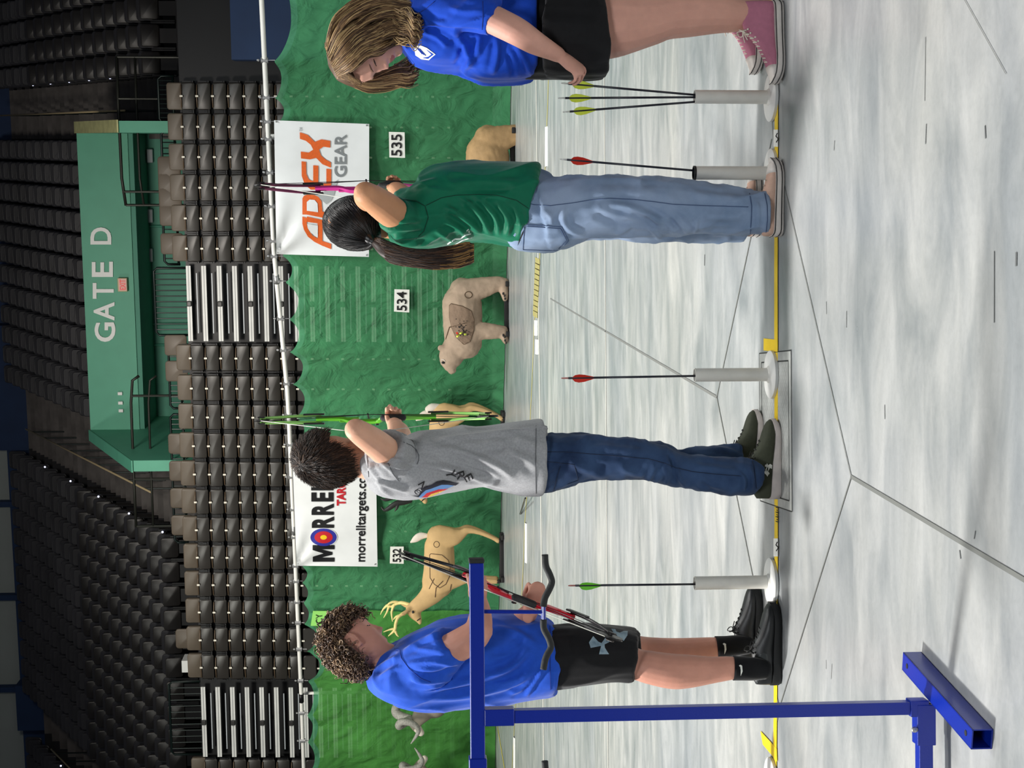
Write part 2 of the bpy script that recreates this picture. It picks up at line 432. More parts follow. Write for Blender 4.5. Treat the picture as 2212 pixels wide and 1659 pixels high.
# lower rows behind the curtain, one mass
low = MB()
for row in range(7, 18):
    z = ZT - ROWH * row
    for (blk, s, k) in ALLC:
        panel(low, 0, -0.128, 0.485, 0.25, 0.04, -0.10, -0.04, 0.0, 0, lambda q, s=s, z=z, row=row: RZ @ q + S(s, -0.02 * row, z))
        low.bbox(S(s, -0.02 * row - .118, z - .012), (.034, .012, .055), 0.005, RZ, 1)
tag(low.build('folded_seat_rows', [M['seat_shell'], M['white_tag']]), 'dim lower rows of folded black seats showing through the green curtain', 'seats', kind='stuff')
# bleacher frame carcass behind the seats, aisle strips
fr_ = MB(); fr_.box(S(-1.5, 0.75, 2.86), (19, 1.4, 5.72), RZ)
o = fr_.build('bleacher_carcass', M['black_metal']); tag(o, 'black retracted bleacher body behind the rows of folded seats', None, None, 'structure')
def aisle(y0, y1, label):
    sa = colpos(y0); sb = colpos(y1); c = (sa + sb) / 2; wd = abs(sa - sb)
    r = thing('aisle_steps', label, 'steps', S(c, 0, 0))
    for row in range(0, 18):
        z = ZT - 0.03 - ROWH * row
        m_ = MB(); m_.box(S(c, -0.10 - 0.02 * row, z), (wd, 0.03, 0.085), RZ); m_.box(S(c, -0.118 - 0.02 * row, z), (wd, 0.006, 0.008), RZ, 1)
        m_.build('tread_strip', [M['tread_strip'], M['ink_grey']], r)
        k = MB(); k.box(S(c, -0.06 - 0.02 * row, z - 0.14), (wd * .8, 0.02, 0.02), RZ)
        k.build('step_bar', M['lamp_fixture'], r)
        if row % 2 == 0:
            kn = MB(); kn.bbox(S(c, -0.14 - 0.02 * row, z), (.10, .05, .09), .015, RZ); kn.build('catch', M['black_plastic'], r)
aisle(573, 735, 'middle aisle of white nosing strips between the folded seats, below the gated opening')
aisle(1480, 1630, 'far left aisle of white nosing strips between the folded seats')

# ------------------------------------------------------------------ upper bowl
T0, Z0, RUN, RISE = 4.2, 6.42, 0.56, 0.362
NR = 17
def terrace(sa, sb, name, label, k0=0, m_=None):
    mb = MB()
    prof = [(T0 + RUN * NR + 1.0, Z0 - 2.5), (T0 + RUN * k0 - .1, Z0 - 2.5)]
    prof.append((T0 + RUN * k0 - .1, Z0 + RISE * k0))
    for k in range(k0, NR):
        prof.append((T0 + RUN * (k + 1) - .1, Z0 + RISE * k)); prof.append((T0 + RUN * (k + 1) - .1, Z0 + RISE * (k + 1)))
    prof.append((T0 + RUN * NR + 1.0, Z0 + RISE * NR))
    mb.prism([S(sa, t, z) for (t, z) in prof], E * (sb - sa))
    o = mb.build(name, m_ or M['terrace_dark']); tag(o, label, None, None, 'structure'); return o
terrace(-11.4, -4.1, 'seating_terrace', 'dark stepped terrace under the upper left block of seats')
terrace(5.9, 10.4, 'seating_terrace', 'dark stepped terrace under the upper right block of seats')
terrace(-2.2, 4.6, 'seating_terrace', 'dark stepped terrace behind and above the green gate', 6)
terrace(-16, -12.7, 'seating_terrace', 'dark stepped terrace at the far upper left corner')
terrace(-4.1, -2.2, 'stair_flight', 'grey concrete stairs climbing left of the green gate', 0, M['terrace'])
terrace(4.6, 5.9, 'stair_flight', 'grey concrete stairs climbing right of the green gate', 0, M['terrace'])
terrace(-12.7, -11.4, 'stair_flight', 'dim concrete stairs at the far upper left', 0, M['terrace'])
# half steps on the stairs
for (sa, sb, lb) in ((-4.1, -2.2, 'left'), (4.6, 5.9, 'right')):
    hs = MB()
    for k in range(NR):
        hs.box(S((sa + sb) / 2, T0 + RUN * (k + .5) + .03, Z0 + RISE * k + .09), (abs(sb - sa), RUN / 2, .18), RZ)
    tag(hs.build('half_steps', M['terrace']), 'grey half steps on the stairs %s of the green gate' % lb, None, None, 'structure')

def bowl_seat():
    r = thing('stadium_seat', None, 'seat'); fr = lambda q: RZ @ q
    b = MB(); Rt = Matrix.Rotation(math.radians(-9), 3, 'X')
    panel(b, 0, 0.24, 0.50, 0.50, 0.08, -.02, .02, 0.35, 0, lambda q: RZ @ (Rt @ q + V(0, .14, .40)))
    b.build('backrest', M['bowl_seat'], r, smooth='auto')
    p = MB(); Rp = Matrix.Rotation(math.radians(8), 3, 'X')
    panel(p, 0, 0.2, 0.46, 0.38, 0.06, -.02, .03, 0.2, 0, lambda q: RZ @ (Rp @ q + V(0, .02, .38)))
    p.build('seat_pan', M['black_plastic'], r, smooth='auto')
    l = MB(); l.box(fr(V(-.26, .1, .3)), (.03, .25, .5), RZ); l.box(fr(V(.26, .1, .3)), (.03, .25, .5), RZ)
    l.box(fr(V(0, .1, .25)), (.3, .08, .5), RZ)
    l.build('support', M['black_metal'], r)
    return r
bs = bowl_seat(); used = False
mass = MB()
def mass_seat(s, t, z):
    Rt = Matrix.Rotation(math.radians(-9), 3, 'X')
    panel(mass, 0, 0.24, 0.50, 0.50, 0.08, -.02, .02, 0.3, 0, lambda q: RZ @ (Rt @ q + V(0, .14, .40)) + S(s, t, z))
    panel(mass, 0, 0.2, 0.46, 0.36, 0.06, -.02, .03, 0.2, 0, lambda q: RZ @ (q + V(0, .02, .36)) + S(s, t, z))
count = 0
blocks = (('upper left', -11.4, -4.1, 13, range(NR)), ('upper right', 5.9, 10.38, 8, range(NR)), ('gate', -2.2, 4.6, 12, range(7, NR)), ('corner', -16, -12.7, 6, range(8, NR)))
for (nm, sa, sb, n, rows) in blocks:
    for row in rows:
        for c in range(n):
            s = sa + (c + .5) * (sb - sa) / n; t = T0 + RUN * row + .08; z = Z0 + RISE * row
            ind = (nm == 'upper left' and row < 9) or (nm == 'upper right' and row < 12 and c < 4)
            if ind:
                o = bs if not used else copy_tree(bs); used = True
                o.location = S(s, t, z); count += 1
                if nm == 'upper left':
                    lb = 'dark tip-up seat, %s row up, %s to the left of the left gate stairs' % (ORD[row], ORD[12 - c])
                else:
                    lb = 'dark tip-up seat, %s row up, %s to the right of the right gate stairs' % (ORD[row], ORD[c])
                tag(o, lb, 'seat', 'tip-up seats of the upper bowl')
            else:
                mass_seat(s, t, z)
tag(mass.build('stadium_seat_rows', M['bowl_seat']), 'mass of dim black seats filling the highest rows of the upper bowl', 'seats', kind='stuff')

# back wall of the bowl
TB = T0 + RUN * NR + 0.9; ZB = Z0 + RISE * NR
bw = MB(); bw.box(S(-3, TB + .2, ZB + 4.1), (34, .3, 7), RZ)
o = bw.build('wall_back', M['pale_wall']); o['kind'] = 'structure'
bd = MB(); bd.box(S(-3, TB + .1, ZB - 1.4), (34, .3, 4.6), RZ)
o = bd.build('trim_1', M['navy']); o['kind'] = 'structure'
for i, y in enumerate((680, 830, 1086, 1287, 1485)):
    s, _ = sat(20, y, TB); q = MB(); q.box(S(s, TB - .05, ZB + 3.2), (.16, .3, 6), RZ)
    tag(q.build('wall_column', M['navy']), None, None)['kind'] = 'structure'
dk = MB(); dk.box(S(10, TB - .25, ZB + 3.5), (16.4, .3, 9), RZ)
o = dk.build('wall_right', mat('dark_wall', (18, 20, 24), 0.8)); o['kind'] = 'structure'
# navy blocks at the head of the stairs
for (sa, sb, h, lb) in ((-4.2, -0.6, 1.3, 'left'), (4.5, 6.0, 1.7, 'right'), (-12.7, -11.3, 1.2, 'far left')):
    q = MB(); q.box(S((sa + sb) / 2, TB - .5, ZB + h / 2 - .35), (sb - sa, .5, h), RZ)
    tag(q.build('stair_head_wall', M['navy']), 'navy blue wall panel at the head of the %s stairs' % lb, None, None, 'structure')

# walkway at the foot of the bowl
wk = MB(); wk.box(S(-2, 2.8, 5.45), (26, 2.9, .2), RZ); tag(wk.build('walkway', M['terrace_dark']), 'dark cross walkway between the folded seats and the upper bowl', None, None, 'structure')
# a spare row of seats standing along the walkway edge
edge = None
for i, y in enumerate((365, 400, 432, 471, 534, 758, 815, 975, 1035, 1095, 1155, 1405)):
    s = colpos(y) + .02
    if edge is None:
        edge = thing('spectator_chair', None, 'chair'); m_ = MB()
        panel(m_, 0, .0, .40, .42, .06, -.02, .03, .2, 0, lambda q: RZ @ q)
        m_.build('backrest', fold_me.data.materials[0], edge, smooth='auto'); pst = MB(); pst.box((0, 0, -.32), (.06, .05, .40), RZ); pst.build('post', M['black_metal'], edge); o = edge
    else: o = copy_tree(edge)
    o.location = S(s, .62, 6.06)
    side = 'right' if y < 600 else 'left'
    k = (('fifth', 'fourth', 'third', 'second', 'first')[i] if y < 600 else ORD[i - 5])
    tag(o, 'grey brown seat behind the walkway grille, %s %s of the middle aisle' % (k, side), 'chair', 'seats behind the walkway grilles')

# ------------------------------------------------------------------ gate D portal
TG = 4.0
sL, _ = sat(230, 928, TG); sR, zTop = sat(178, 288, TG); _, zBot = sat(288, 600, TG)
_, zTop = sat(180, 600, TG)
gt = thing('gate_portal', 'green painted vomitory block lettered GATE D above a recessed opening', 'gate', S((sL + sR) / 2, TG, 0))
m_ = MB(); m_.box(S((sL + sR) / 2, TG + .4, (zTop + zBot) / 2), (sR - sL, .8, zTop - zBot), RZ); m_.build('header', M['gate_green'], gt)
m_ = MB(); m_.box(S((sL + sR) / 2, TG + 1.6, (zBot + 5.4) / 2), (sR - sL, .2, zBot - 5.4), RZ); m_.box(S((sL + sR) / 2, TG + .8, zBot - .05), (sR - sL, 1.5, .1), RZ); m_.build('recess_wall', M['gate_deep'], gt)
_, zw = sat(285, 968, 0.9)
for (s, d) in ((sL, -1), (sR, 1)):
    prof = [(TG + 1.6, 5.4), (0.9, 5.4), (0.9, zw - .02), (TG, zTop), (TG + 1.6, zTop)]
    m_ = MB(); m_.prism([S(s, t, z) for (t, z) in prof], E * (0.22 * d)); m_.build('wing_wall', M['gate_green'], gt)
m_ = MB()
for (s, d) in ((sR, 1),):
    m_.prism([S(s + .0, 0.9, zw), S(s + .0, TG, zTop + .02), S(s + .24, TG, zTop + .02), S(s + .24, 0.9, zw)], V(0, 0, .025))
m_.build('wing_top_edge', M['gate_edge_lit'], gt)
m_ = MB()
m_.prism([S(sL - .24, 0.9, zw), S(sL - .24, TG, zTop + .02), S(sL, TG, zTop + .02), S(sL, 0.9, zw)], V(0, 0, .025)); m_.build('wing_top_edge', M['gate_green'], gt)
# wall lamps and pipes in the recess
for y in (337, 467, 552, 762):
    s, z = sat(322, y, TG + 1.3); m_ = MB(); m_.bbox(S(s, TG + 1.42, z), (.30, .12, .13), .02, RZ); m_.build('wall_lamp', M['lamp_fixture'], gt)
for y in (489, 700, 745):
    s, z = sat(375, y, TG + 1.45); m_ = MB(); m_.tube([S(s, TG + 1.46, 5.4), S(s, TG + 1.46, zBot)], .03, 8); m_.build('pipe', M['gate_deep'], gt)
m_ = MB(); s, z = sat(320, 580, TG + 1.45); m_.tube([S(s - .6, TG + 1.42, z), S(s + .7, TG + 1.42, z)], .025, 8); m_.build('pipe', M['lamp_fixture'], gt)
for y, x in ((1373 / 3.3515 + 440, 260), (1497 / 3.3515 + 440, 262), (870, 261)):
    s, z = sat(x, y, TG - .02); m_ = MB(); m_.bbox(S(s, TG - .04, z), (.07, .06, .10), .01, RZ); m_.build('wall_box', M['sign_white'], gt)

def text_mesh(body, shear=0.0, offset=0.0, extrude=0.0):
    cu = bpy.data.curves.new('lettering', 'FONT'); cu.body = body; cu.shear = shear; cu.offset = offset; cu.extrude = extrude; cu.resolution_u = 4
    o = bpy.data.objects.new('tmp', cu); COL.objects.link(o)
    dg = bpy.context.evaluated_depsgraph_get(); me = bpy.data.meshes.new_from_object(o.evaluated_get(dg))
    bpy.data.objects.remove(o); bpy.data.curves.remove(cu); return me
def text_on(name, body, p00, p10, p01, m_, parent, shear=0.0, offset=0.0, depth=0.012):
    """fit lettering to the parallelogram p00 (low left), p10 (low right), p01 (top left)"""
    me = text_mesh(body, shear, offset, 0.02)
    xs = [v.co.x for v in me.vertices]; ys = [v.co.y for v in me.vertices]; x0, x1, y0, y1 = min(xs), max(xs), min(ys), max(ys)
    p00, p10, p01 = Vector(p00), Vector(p10), Vector(p01); n = (p10 - p00).cross(p01 - p00).normalized()
    for v in me.vertices:
        a = (v.co.x - x0) / (x1 - x0); b = (v.co.y - y0) / (y1 - y0)
        v.co = p00 + (p10 - p00) * a + (p01 - p00) * b + n * (depth if v.co.z > 0 else 0)
    me.name = name; me.materials.clear(); me.materials.append(m_)
    return link(name, me, parent)
def gate_pt(x, y):
    s, z = sat(x, y, TG - .01); return S(s, TG - .01, z)
for (ch, y0, y1, xb, xt) in (('G', 738, 696, 250, 205), ('A', 692, 652, 248, 203), ('T', 645, 611, 246.5, 201), ('E', 598, 565, 244.5, 199), ('D', 528, 491, 241, 196)):
    text_on('letter', ch, gate_pt(xb, y0), gate_pt(xb, y1), gate_pt(xt, y0), M['sign_white'], gt, offset=0.02, depth=.03)
ex = thing('exit_sign', 'small lit red EXIT sign on the green gate header', 'exit sign', gate_pt(265, 615))
m_ = MB(); s, z = sat(265, 615, TG - .1); m_.bbox(S(s, TG - .08, z), (.29, .12, .20), .01, RZ); m_.build('housing', M['cream'], ex)
s, z = sat(265, 615, TG - .15); m_ = MB(); m_.box(S(s, TG - .145, z), (.25, .01, .16), RZ); m_.build('panel', mat('exit_face', (226, 170, 160), .4), ex)
def ex_pt(a, b): return S(s + a, TG - .152, z + b)
text_on('letters', 'EXIT', ex_pt(-.11, -.06), ex_pt(.11, -.06), ex_pt(-.11, .06), M['exit_red'], ex, offset=0.02, depth=.004)

# ------------------------------------------------------------------ rails
def grille(y0, y1, xt, xb, label, t=.95, bars=8, m_='rail_black'):
    sa, z1 = sat(xt, y0, t); sb, _ = sat(xt, y1, t); _, z0 = sat(xb, y0, t)
    if sa > sb: sa, sb = sb, sa
    r = thing('rail_grille', label, 'railing', S((sa + sb) / 2, t, z0))
    f = MB(); rr = .025
    f.tube([S(sa, t, z0), S(sa, t, z1 - .06), S(sa + .06, t, z1), S(sb - .06, t, z1), S(sb, t, z1 - .06), S(sb, t, z0)], rr, 8)
    f.tube([S(sa, t, z0 + .03), S(sb, t, z0 + .03)], rr, 8); f.build('rail_frame', M[m_], r, smooth=True)
    for k in range(bars):
        s = sa + (sb - sa) * (k + 1) / (bars + 1); b = MB(); b.tube([S(s, t, z0), S(s, t, z1)], .012, 6); b.build('bar', M[m_], r)
grille(164, 264, 341, 376, 'low black grille at the foot of the right stairs', bars=9)
grille(283, 405, 348, 380, 'low black grille in front of the gate opening, right end', bars=9)
grille(419, 571, 350, 384, 'low black grille in front of the gate opening, beside the aisle gate', bars=11)
grille(579, 724, 332, 438, 'tall black barred gate across the middle striped aisle', t=.7, bars=11)
grille(733, 882, 363, 392, 'low black grille just left of the aisle gate', bars=11)
grille(895, 1002, 368, 398, 'low black grille below the left wing of the green gate', bars=9)
grille(1013, 1172, 372, 402, 'low black grille below the left stairs', bars=12)
grille(1473, 1630, 365, 462, 'dark barred gate across the far left striped aisle', t=.7, bars=11)
def long_rail(pts, label, m_='rail_wood', t=2.0, drop=.35, posts=()):
    r = thing('guard_rail', label, 'railing', S(0, t, 6))
    up = []; 
    for (x, y) in pts: s, z = sat(x, y, t); up.append(S(s, t, z))
    a = MB(); a.tube(up, .03, 8); a.build('top_rail', M[m_], r, smooth=True)
    a = MB(); a.tube([p - V(0, 0, drop) for p in up], .025, 8); a.build('mid_rail', M[m_], r, smooth=True)
    for y in posts:
        s, z = sat(pts[0][0], y, t)
        best = min(up, key=lambda q: abs((q - B0).dot(E) - s)); b = MB(); b.tube([V(S(s, t, 0).x, S(s, t, 0).y, 5.5), V(S(s, t, 0).x, S(s, t, 0).y, best.z)], .026, 8); b.build('post', M[m_], r)
long_rail([(252, 122), (255, 220), (260, 320), (263, 385), (272, 444)], 'long bronze guard rail in front of the right half of the green gate', posts=(123, 213, 283, 414, 443))
long_rail([(300, 812), (286, 822), (283, 870), (286, 950), (290, 1050), (294, 1138)], 'long bronze guard rail in front of the left half of the green gate', posts=(855, 988, 1035, 1137))
def stair_rail(p, n, label):
    r = thing('stair_handrail', label, 'handrail', S(*p[0]))
    a = MB(); a.tube([S(*q) for q in p], .022, 8); a.build('rail', M['cream'], r, smooth=True)
    for k in range(n):
        f = (k + .5) / n; q = Vector(p[0]).lerp(Vector(p[-1]), f); a = MB(); a.tube([S(q.x, q.y, q.z), S(q.x, q.y, q.z - .85)], .02, 6); a.build('post', M['rail_black'], r)
def srail(s, label, k0=1, k1=14):
    stair_rail([(s, T0 + RUN * k0, Z0 + RISE * k0 + .9), (s, T0 + RUN * k1, Z0 + RISE * k1 + .9)], 9, label)
srail(5.2, 'pale handrail running up the middle of the right stairs')
srail(-3.1, 'dark handrail posts running up the middle of the left stairs', 0, 13)
srail(-12.0, 'pale handrail on the far upper left stairs', 3, 12)
# small aisle lights on the seat ends
for (s, lb, rows) in ((5.95, 'right', range(4, 14, 2)), (-4.15, 'left', range(1, 16, 3)), (-12.75, 'far left', range(9, 15, 2))):
    for i, k in enumerate(rows):
        q = MB(); q.ball(S(s, T0 + RUN * k, Z0 + RISE * k + .45), .025, 8, 5)
        tag(q.build('aisle_light', mat('aisle_light_%d' % k, (220, 225, 255), .4, emit=2.0)), 'tiny aisle light beside the %s stairs, %s from the bottom' % (lb, ORD[i]), 'light', 'aisle lights')
# dark retaining wall at the right, beside the right seats
s, _ = sat(540, 60, -.6)
q = MB(); q.box(S(sat(540, 128, -.6)[0] + 1.6, -.6 + .4, 2.35), (3.2, .5, 4.7), RZ); tag(q.build('navy_panel', M['navy']), 'navy blue wall panel right of the retracted seats', None, None, 'structure')
q = MB()
for k in range(9):
    q.box(S(sat(400, 140, 0)[0] + 1.9, 0.3 + .12 * k, 4.7 + .14 * k), (3.3, .12, .10), RZ)
tag(q.build('side_steps', M['terrace_dark']), 'dark ledges above the navy panel on the right', None, None, 'structure')
# white box behind the walkway grille on the left
q = MB(); s, z = sat(405, 1448, .8); q.bbox(S(s, 1.2, 5.55 + (z + .15 - 5.55) / 2), (.25, .4, z + .15 - 5.55), .01, RZ); tag(q.build('white_box', M['sign_white']), 'small white box on the walkway at the left end of the seats', 'box')

# ------------------------------------------------------------------ curtain line
CA = G(1109, 20); CB = G(1070, 1640)
CA = P(1109, 0, 20.0); CA.z = 0; CB = P(1069, 1659, 27.2); CB.z = 0
CE = (CA - CB).normalized(); CN = V(-CE.y, CE.x, 0)
if CN.y < 0: CN = -CN
def cp(x, y, off=0.0):
    """point on the curtain plane shifted off metres towards the camera"""
    d = ray(x, y); n = CN; q = CAM + d * ((CA - n * off - CAM).dot(n) / d.dot(n)); return q
def cs(p): return (p - CB).dot(CE)
def railx(y):
    K = [(-120, 559), (0, 565), (553, 592), (600, 597), (858, 622), (1507, 651), (1659, 656), (1800, 661)]
    for (a, b) in zip(K, K[1:]):
        if y <= b[0]: f = (y - a[0]) / (b[0] - a[0]); return a[1] + (b[1] - a[1]) * f
    return K[-1][1]
rp = thing('curtain_pipe', 'long white pipe carrying the green curtains across the arena', 'pipe', cp(600, 800))
m_ = MB(); m_.tube([cp(railx(y), y) for y in range(-120, 1801, 60)], .036, 10); m_.build('pipe', M['pipe_white'], rp, smooth=True)
for y in (603, 1145, 1507):
    q = MB(); a = cp(railx(y - 9), y - 9); b = cp(railx(y + 9), y + 9); q.tube([a, b], .045, 10); q.build('pipe_joint', M['clip_metal'] if y < 1500 else M['black_metal'], rp, smooth=True)
for y in (1507, 300, -60):
    q = MB(); a = cp(railx(y), y); a = V(a.x, a.y, 0) + CN * .12; q.tube([a, V(a.x, a.y, cp(railx(y), y).z - .02)], .03, 10); q.build('upright', M['pipe_white'], rp, smooth=True)
ties = [(-70, 582), (130, 592), (210, 595), (262, 600), (300, 605), (372, 606), (445, 607), (520, 608), (553, 610), (607, 616), (688, 624), (756, 627), (828, 633), (896, 639), (960, 640), (1030, 643), (1100, 645), (1160, 648), (1222, 652), (1255, 652), (1300, 655), (1345, 656), (1402, 661), (1470, 664), (1540, 663), (1600, 664), (1665, 668), (1740, 670)]
sag = [42, 14, 16, 5, 14, 14, 14, 6, 18, 24, 20, 24, 22, 18, 18, 18, 18, 18, 12, 12, 12, 26, 28, 14, 12, 14, 14]
def topx(y):
    for i, (a, b) in enumerate(zip(ties, ties[1:])):
        if y <= b[0]:
            f = max(0, (y - a[0]) / (b[0] - a[0])); return a[1] + (b[1] - a[1]) * f + sag[i] * (4 * f * (1 - f)) ** 0.8
    return ties[-1][1]
def curtain(y0, y1, m_, name, label, off, step=3):
    r = thing(name, label, 'curtain', cp(1085, (y0 + y1) / 2)); mb = MB()
    ys = [y0 + i * step for i in range(int((y1 - y0) / step) + 1)]; nv = 70; cols = []
    for y in ys:
        top = cp(topx(y), y, off); s = cs(top); col = []
        dnear = min(abs(y - t[0]) for t in ties)
        for j in range(nv + 1):
            f = j / nv; z = top.z * (1 - f) + 0.0 * f
            d = 0.05 * math.sin(s * 5.1 + 1.2 * math.sin(z * 1.7)) * (0.4 + .6 * f) + 0.05 * noise.noise(V(s * 2.2, z * 1.3, 3.1)) + 0.025 * noise.noise(V(s * 7 + z * 4, z * 5, 9.1))
            d += 0.05 * math.exp(-f * 12) * math.cos(dnear * .06)
            if f > .93: d += (f - .93) / .07 * (.10 + .12 * noise.noise(V(s * 3, 1, 2)))
            if j >= nv - 3: z = max(z, .012) * (1 + .0)
            q = V(top.x, top.y, z) - CN * d; col.append(q)
        cols.append(col)
    vs = [q for c in cols for q in c]; n = nv + 1; fs = []; mi = []
    for i in range(len(cols) - 1):
        for j in range(nv):
            fs.append((i * n + j, i * n + j + 1, (i + 1) * n + j + 1, (i + 1) * n + j)); mi.append(1 if j < 2 else 0)
    mb.v = vs; mb.f = fs; mb.m = mi
    mb.build('cloth', [m_, M['curtain_hem']], r, smooth=True, fix=False)
    for (y, x) in ties:
        if y0 <= y <= y1:
            q = MB(); a = cp(railx(y), y, off * .5); b = cp(x + 2, y, off); q.tube([a - V(0, 0, .05) , b], .008, 5); q.tube([a + V(0, 0, .05), a - V(0, 0, .05)], .042, 8)
            q.ball(a + V(0, 0, .09), .02, 6, 5)
            q.build('tie', M['clip_metal'], r)
curtain(-90, 1345, M['curtain'], 'net_curtain', 'long green backstop curtain with scalloped top behind the animal targets', 0.0)
curtain(1322, 1740, M['curtain2'], 'net_curtain', 'brighter grass green backstop curtain at the left end', 0.05)

# ------------------------------------------------------------------ solid-form helper: union of closed volumes, voxel remeshed
def remesh(mb, voxel, smooth_it=3, fac=0.5):
    me = bpy.data.meshes.new('tmp'); me.from_pydata([tuple(q) for q in mb.v], [], mb.f)
    bm = bmesh.new(); bm.from_mesh(me); bmesh.ops.recalc_face_normals(bm, faces=bm.faces[:]); bm.to_mesh(me); bm.free()
    o = bpy.data.objects.new('tmp', me); COL.objects.link(o)
    md = o.modifiers.new('r', 'REMESH'); md.mode = 'VOXEL'; md.voxel_size = voxel; md.adaptivity = 0
    if smooth_it:
        sm_ = o.modifiers.new('s', 'SMOOTH'); sm_.iterations = smooth_it; sm_.factor = fac
    dg = bpy.context.evaluated_depsgraph_get(); out = bpy.data.meshes.new_from_object(o.evaluated_get(dg))
    bpy.data.objects.remove(o); bpy.data.meshes.remove(me)
    out.polygons.foreach_set('use_smooth', [True] * len(out.polygons))
    return out
def place_mesh(me, name, mats, parent):
    me.name = name; me.materials.clear()
    for m_ in (mats if isinstance(mats, (list, tuple)) else [mats]): me.materials.append(m_)
    return link(name, me, parent)
def bvh_of(o):
    me = o.data; return BVHTree.FromPolygons([v.co.copy() for v in me.vertices], [tuple(p.vertices) for p in me.polygons])
def crom(pts, sub=4):
    """Catmull-Rom through tuples of numbers"""
    n = len(pts); out = []
    for i in range(n - 1):
        p0 = pts[max(0, i - 1)]; p1 = pts[i]; p2 = pts[i + 1]; p3 = pts[min(n - 1, i + 2)]
        for k in range(sub):
            t = k / sub; t2 = t * t; t3 = t2 * t
            out.append(tuple(0.5 * ((2 * b) + (-a + c) * t + (2 * a - 5 * b + 4 * c - d) * t2 + (-a + 3 * b - 3 * c + d) * t3) for a, b, c, d in zip(p0, p1, p2, p3)))
    out.append(tuple(pts[-1])); return out
def limb(mb, nodes, n=18, sub=4, round_ends=True):
    """nodes: (x, y, depth, radius in picture pixels at that depth, depth ratio)"""
    nodes = [tuple(q) + (1.0,) if len(q) == 4 else tuple(q) for q in nodes]
    q = crom(nodes, sub) if sub > 1 else nodes
    pts = [P(a[0], a[1], a[2]) for a in q]; ra = [max(.001, a[3] * a[2] / F) for a in q]; rb = [r * a[4] for r, a in zip(ra, q)]
    mb.tube(pts, ra, n, rb=rb, up=(0, 1, 0) if all(abs((pts[i + 1] - pts[i]).normalized().y) < .9 for i in range(len(pts) - 1)) else None, round_ends=round_ends)
def torso(mb, rings, n=36, ex=2.4, sub=3):
    """rings: (xa, ya, xb, yb, depth, half thickness in metres); a and b are the two outline points"""
    rings = crom([tuple(r) for r in rings], sub) if sub > 1 else rings
    L = []
    for (xa, ya, xb, yb, Y, d) in rings:
        a = P(xa, ya, Y); b = P(xb, yb, Y); c = (a + b) / 2; h = (a - b) / 2; ring = []
        for k in range(n):
            th = 2 * PI * k / n; co, si = math.cos(th), math.sin(th)
            co = math.copysign(abs(co) ** (2 / ex), co); si = math.copysign(abs(si) ** (2 / ex), si)
            ring.append(c + h * co + V(0, d * si, 0))
        L.append(ring)
    mb.loft(L, True)
def project(bvh, x, y, off=0.002):
    d = ray(x, y).normalized(); h = bvh.ray_cast(CAM, d)
    if h[0] is None: return None
    n = h[1] if h[1].dot(d) < 0 else -h[1]
    return h[0] + n * off * .6 - d * off * .4
def line_on(mb, bvh, pts, r=0.0012, off=0.0006, step=6.0, mi=0, n=5):
    out = []
    for a, b in zip(pts, pts[1:]):
        L = math.hypot(b[0] - a[0], b[1] - a[1]); k = max(1, int(L / step))
        for i in range(k): out.append((a[0] + (b[0] - a[0]) * i / k, a[1] + (b[1] - a[1]) * i / k))
    out.append(pts[-1]); run = []
    for (x, y) in out:
        q = project(bvh, x, y, off)
        if q is None or (run and (q - run[-1]).length > .06):
            if len(run) > 1: mb.tube(run, r, n, mi=mi)
            run = []
        if q is not None: run.append(q)
    if len(run) > 1: mb.tube(run, r, n, mi=mi)
def dense(poly, maxlen):
    """triangulated, subdivided picture polygon"""
    bm = bmesh.new(); vs = [bm.verts.new((p[0], p[1], 0)) for p in poly]
    for t in tessellate_polygon([[Vector((p[0], p[1], 0)) for p in poly]]):
        try: bm.faces.new([vs[i] for i in t])
        except ValueError: pass
    for _ in range(7):
        es = [e for e in bm.edges if e.calc_length() > maxlen]
        if not es: break
        bmesh.ops.subdivide_edges(bm, edges=es, cuts=1, use_grid_fill=False); bmesh.ops.triangulate(bm, faces=bm.faces[:])
    bm.verts.index_update(); P2 = [(v.co.x, v.co.y) for v in bm.verts]; Fs = [[v.index for v in f.verts] for f in bm.faces]; bm.free(); return P2, Fs
def decal(mb, bvh, poly, off=0.0025, maxlen=5, mi=0):
    P2, Fs = dense(poly, maxlen); q = [project(bvh, x, y, off) for (x, y) in P2]; b = len(mb.v)
    idx = {}; vs = []
    for i, p in enumerate(q):
        if p is not None: idx[i] = len(vs); vs.append(p)
    fs = [tuple(idx[i] for i in f) for f in Fs if all(i in idx for i in f)]
    mb.add(vs, fs, mi)
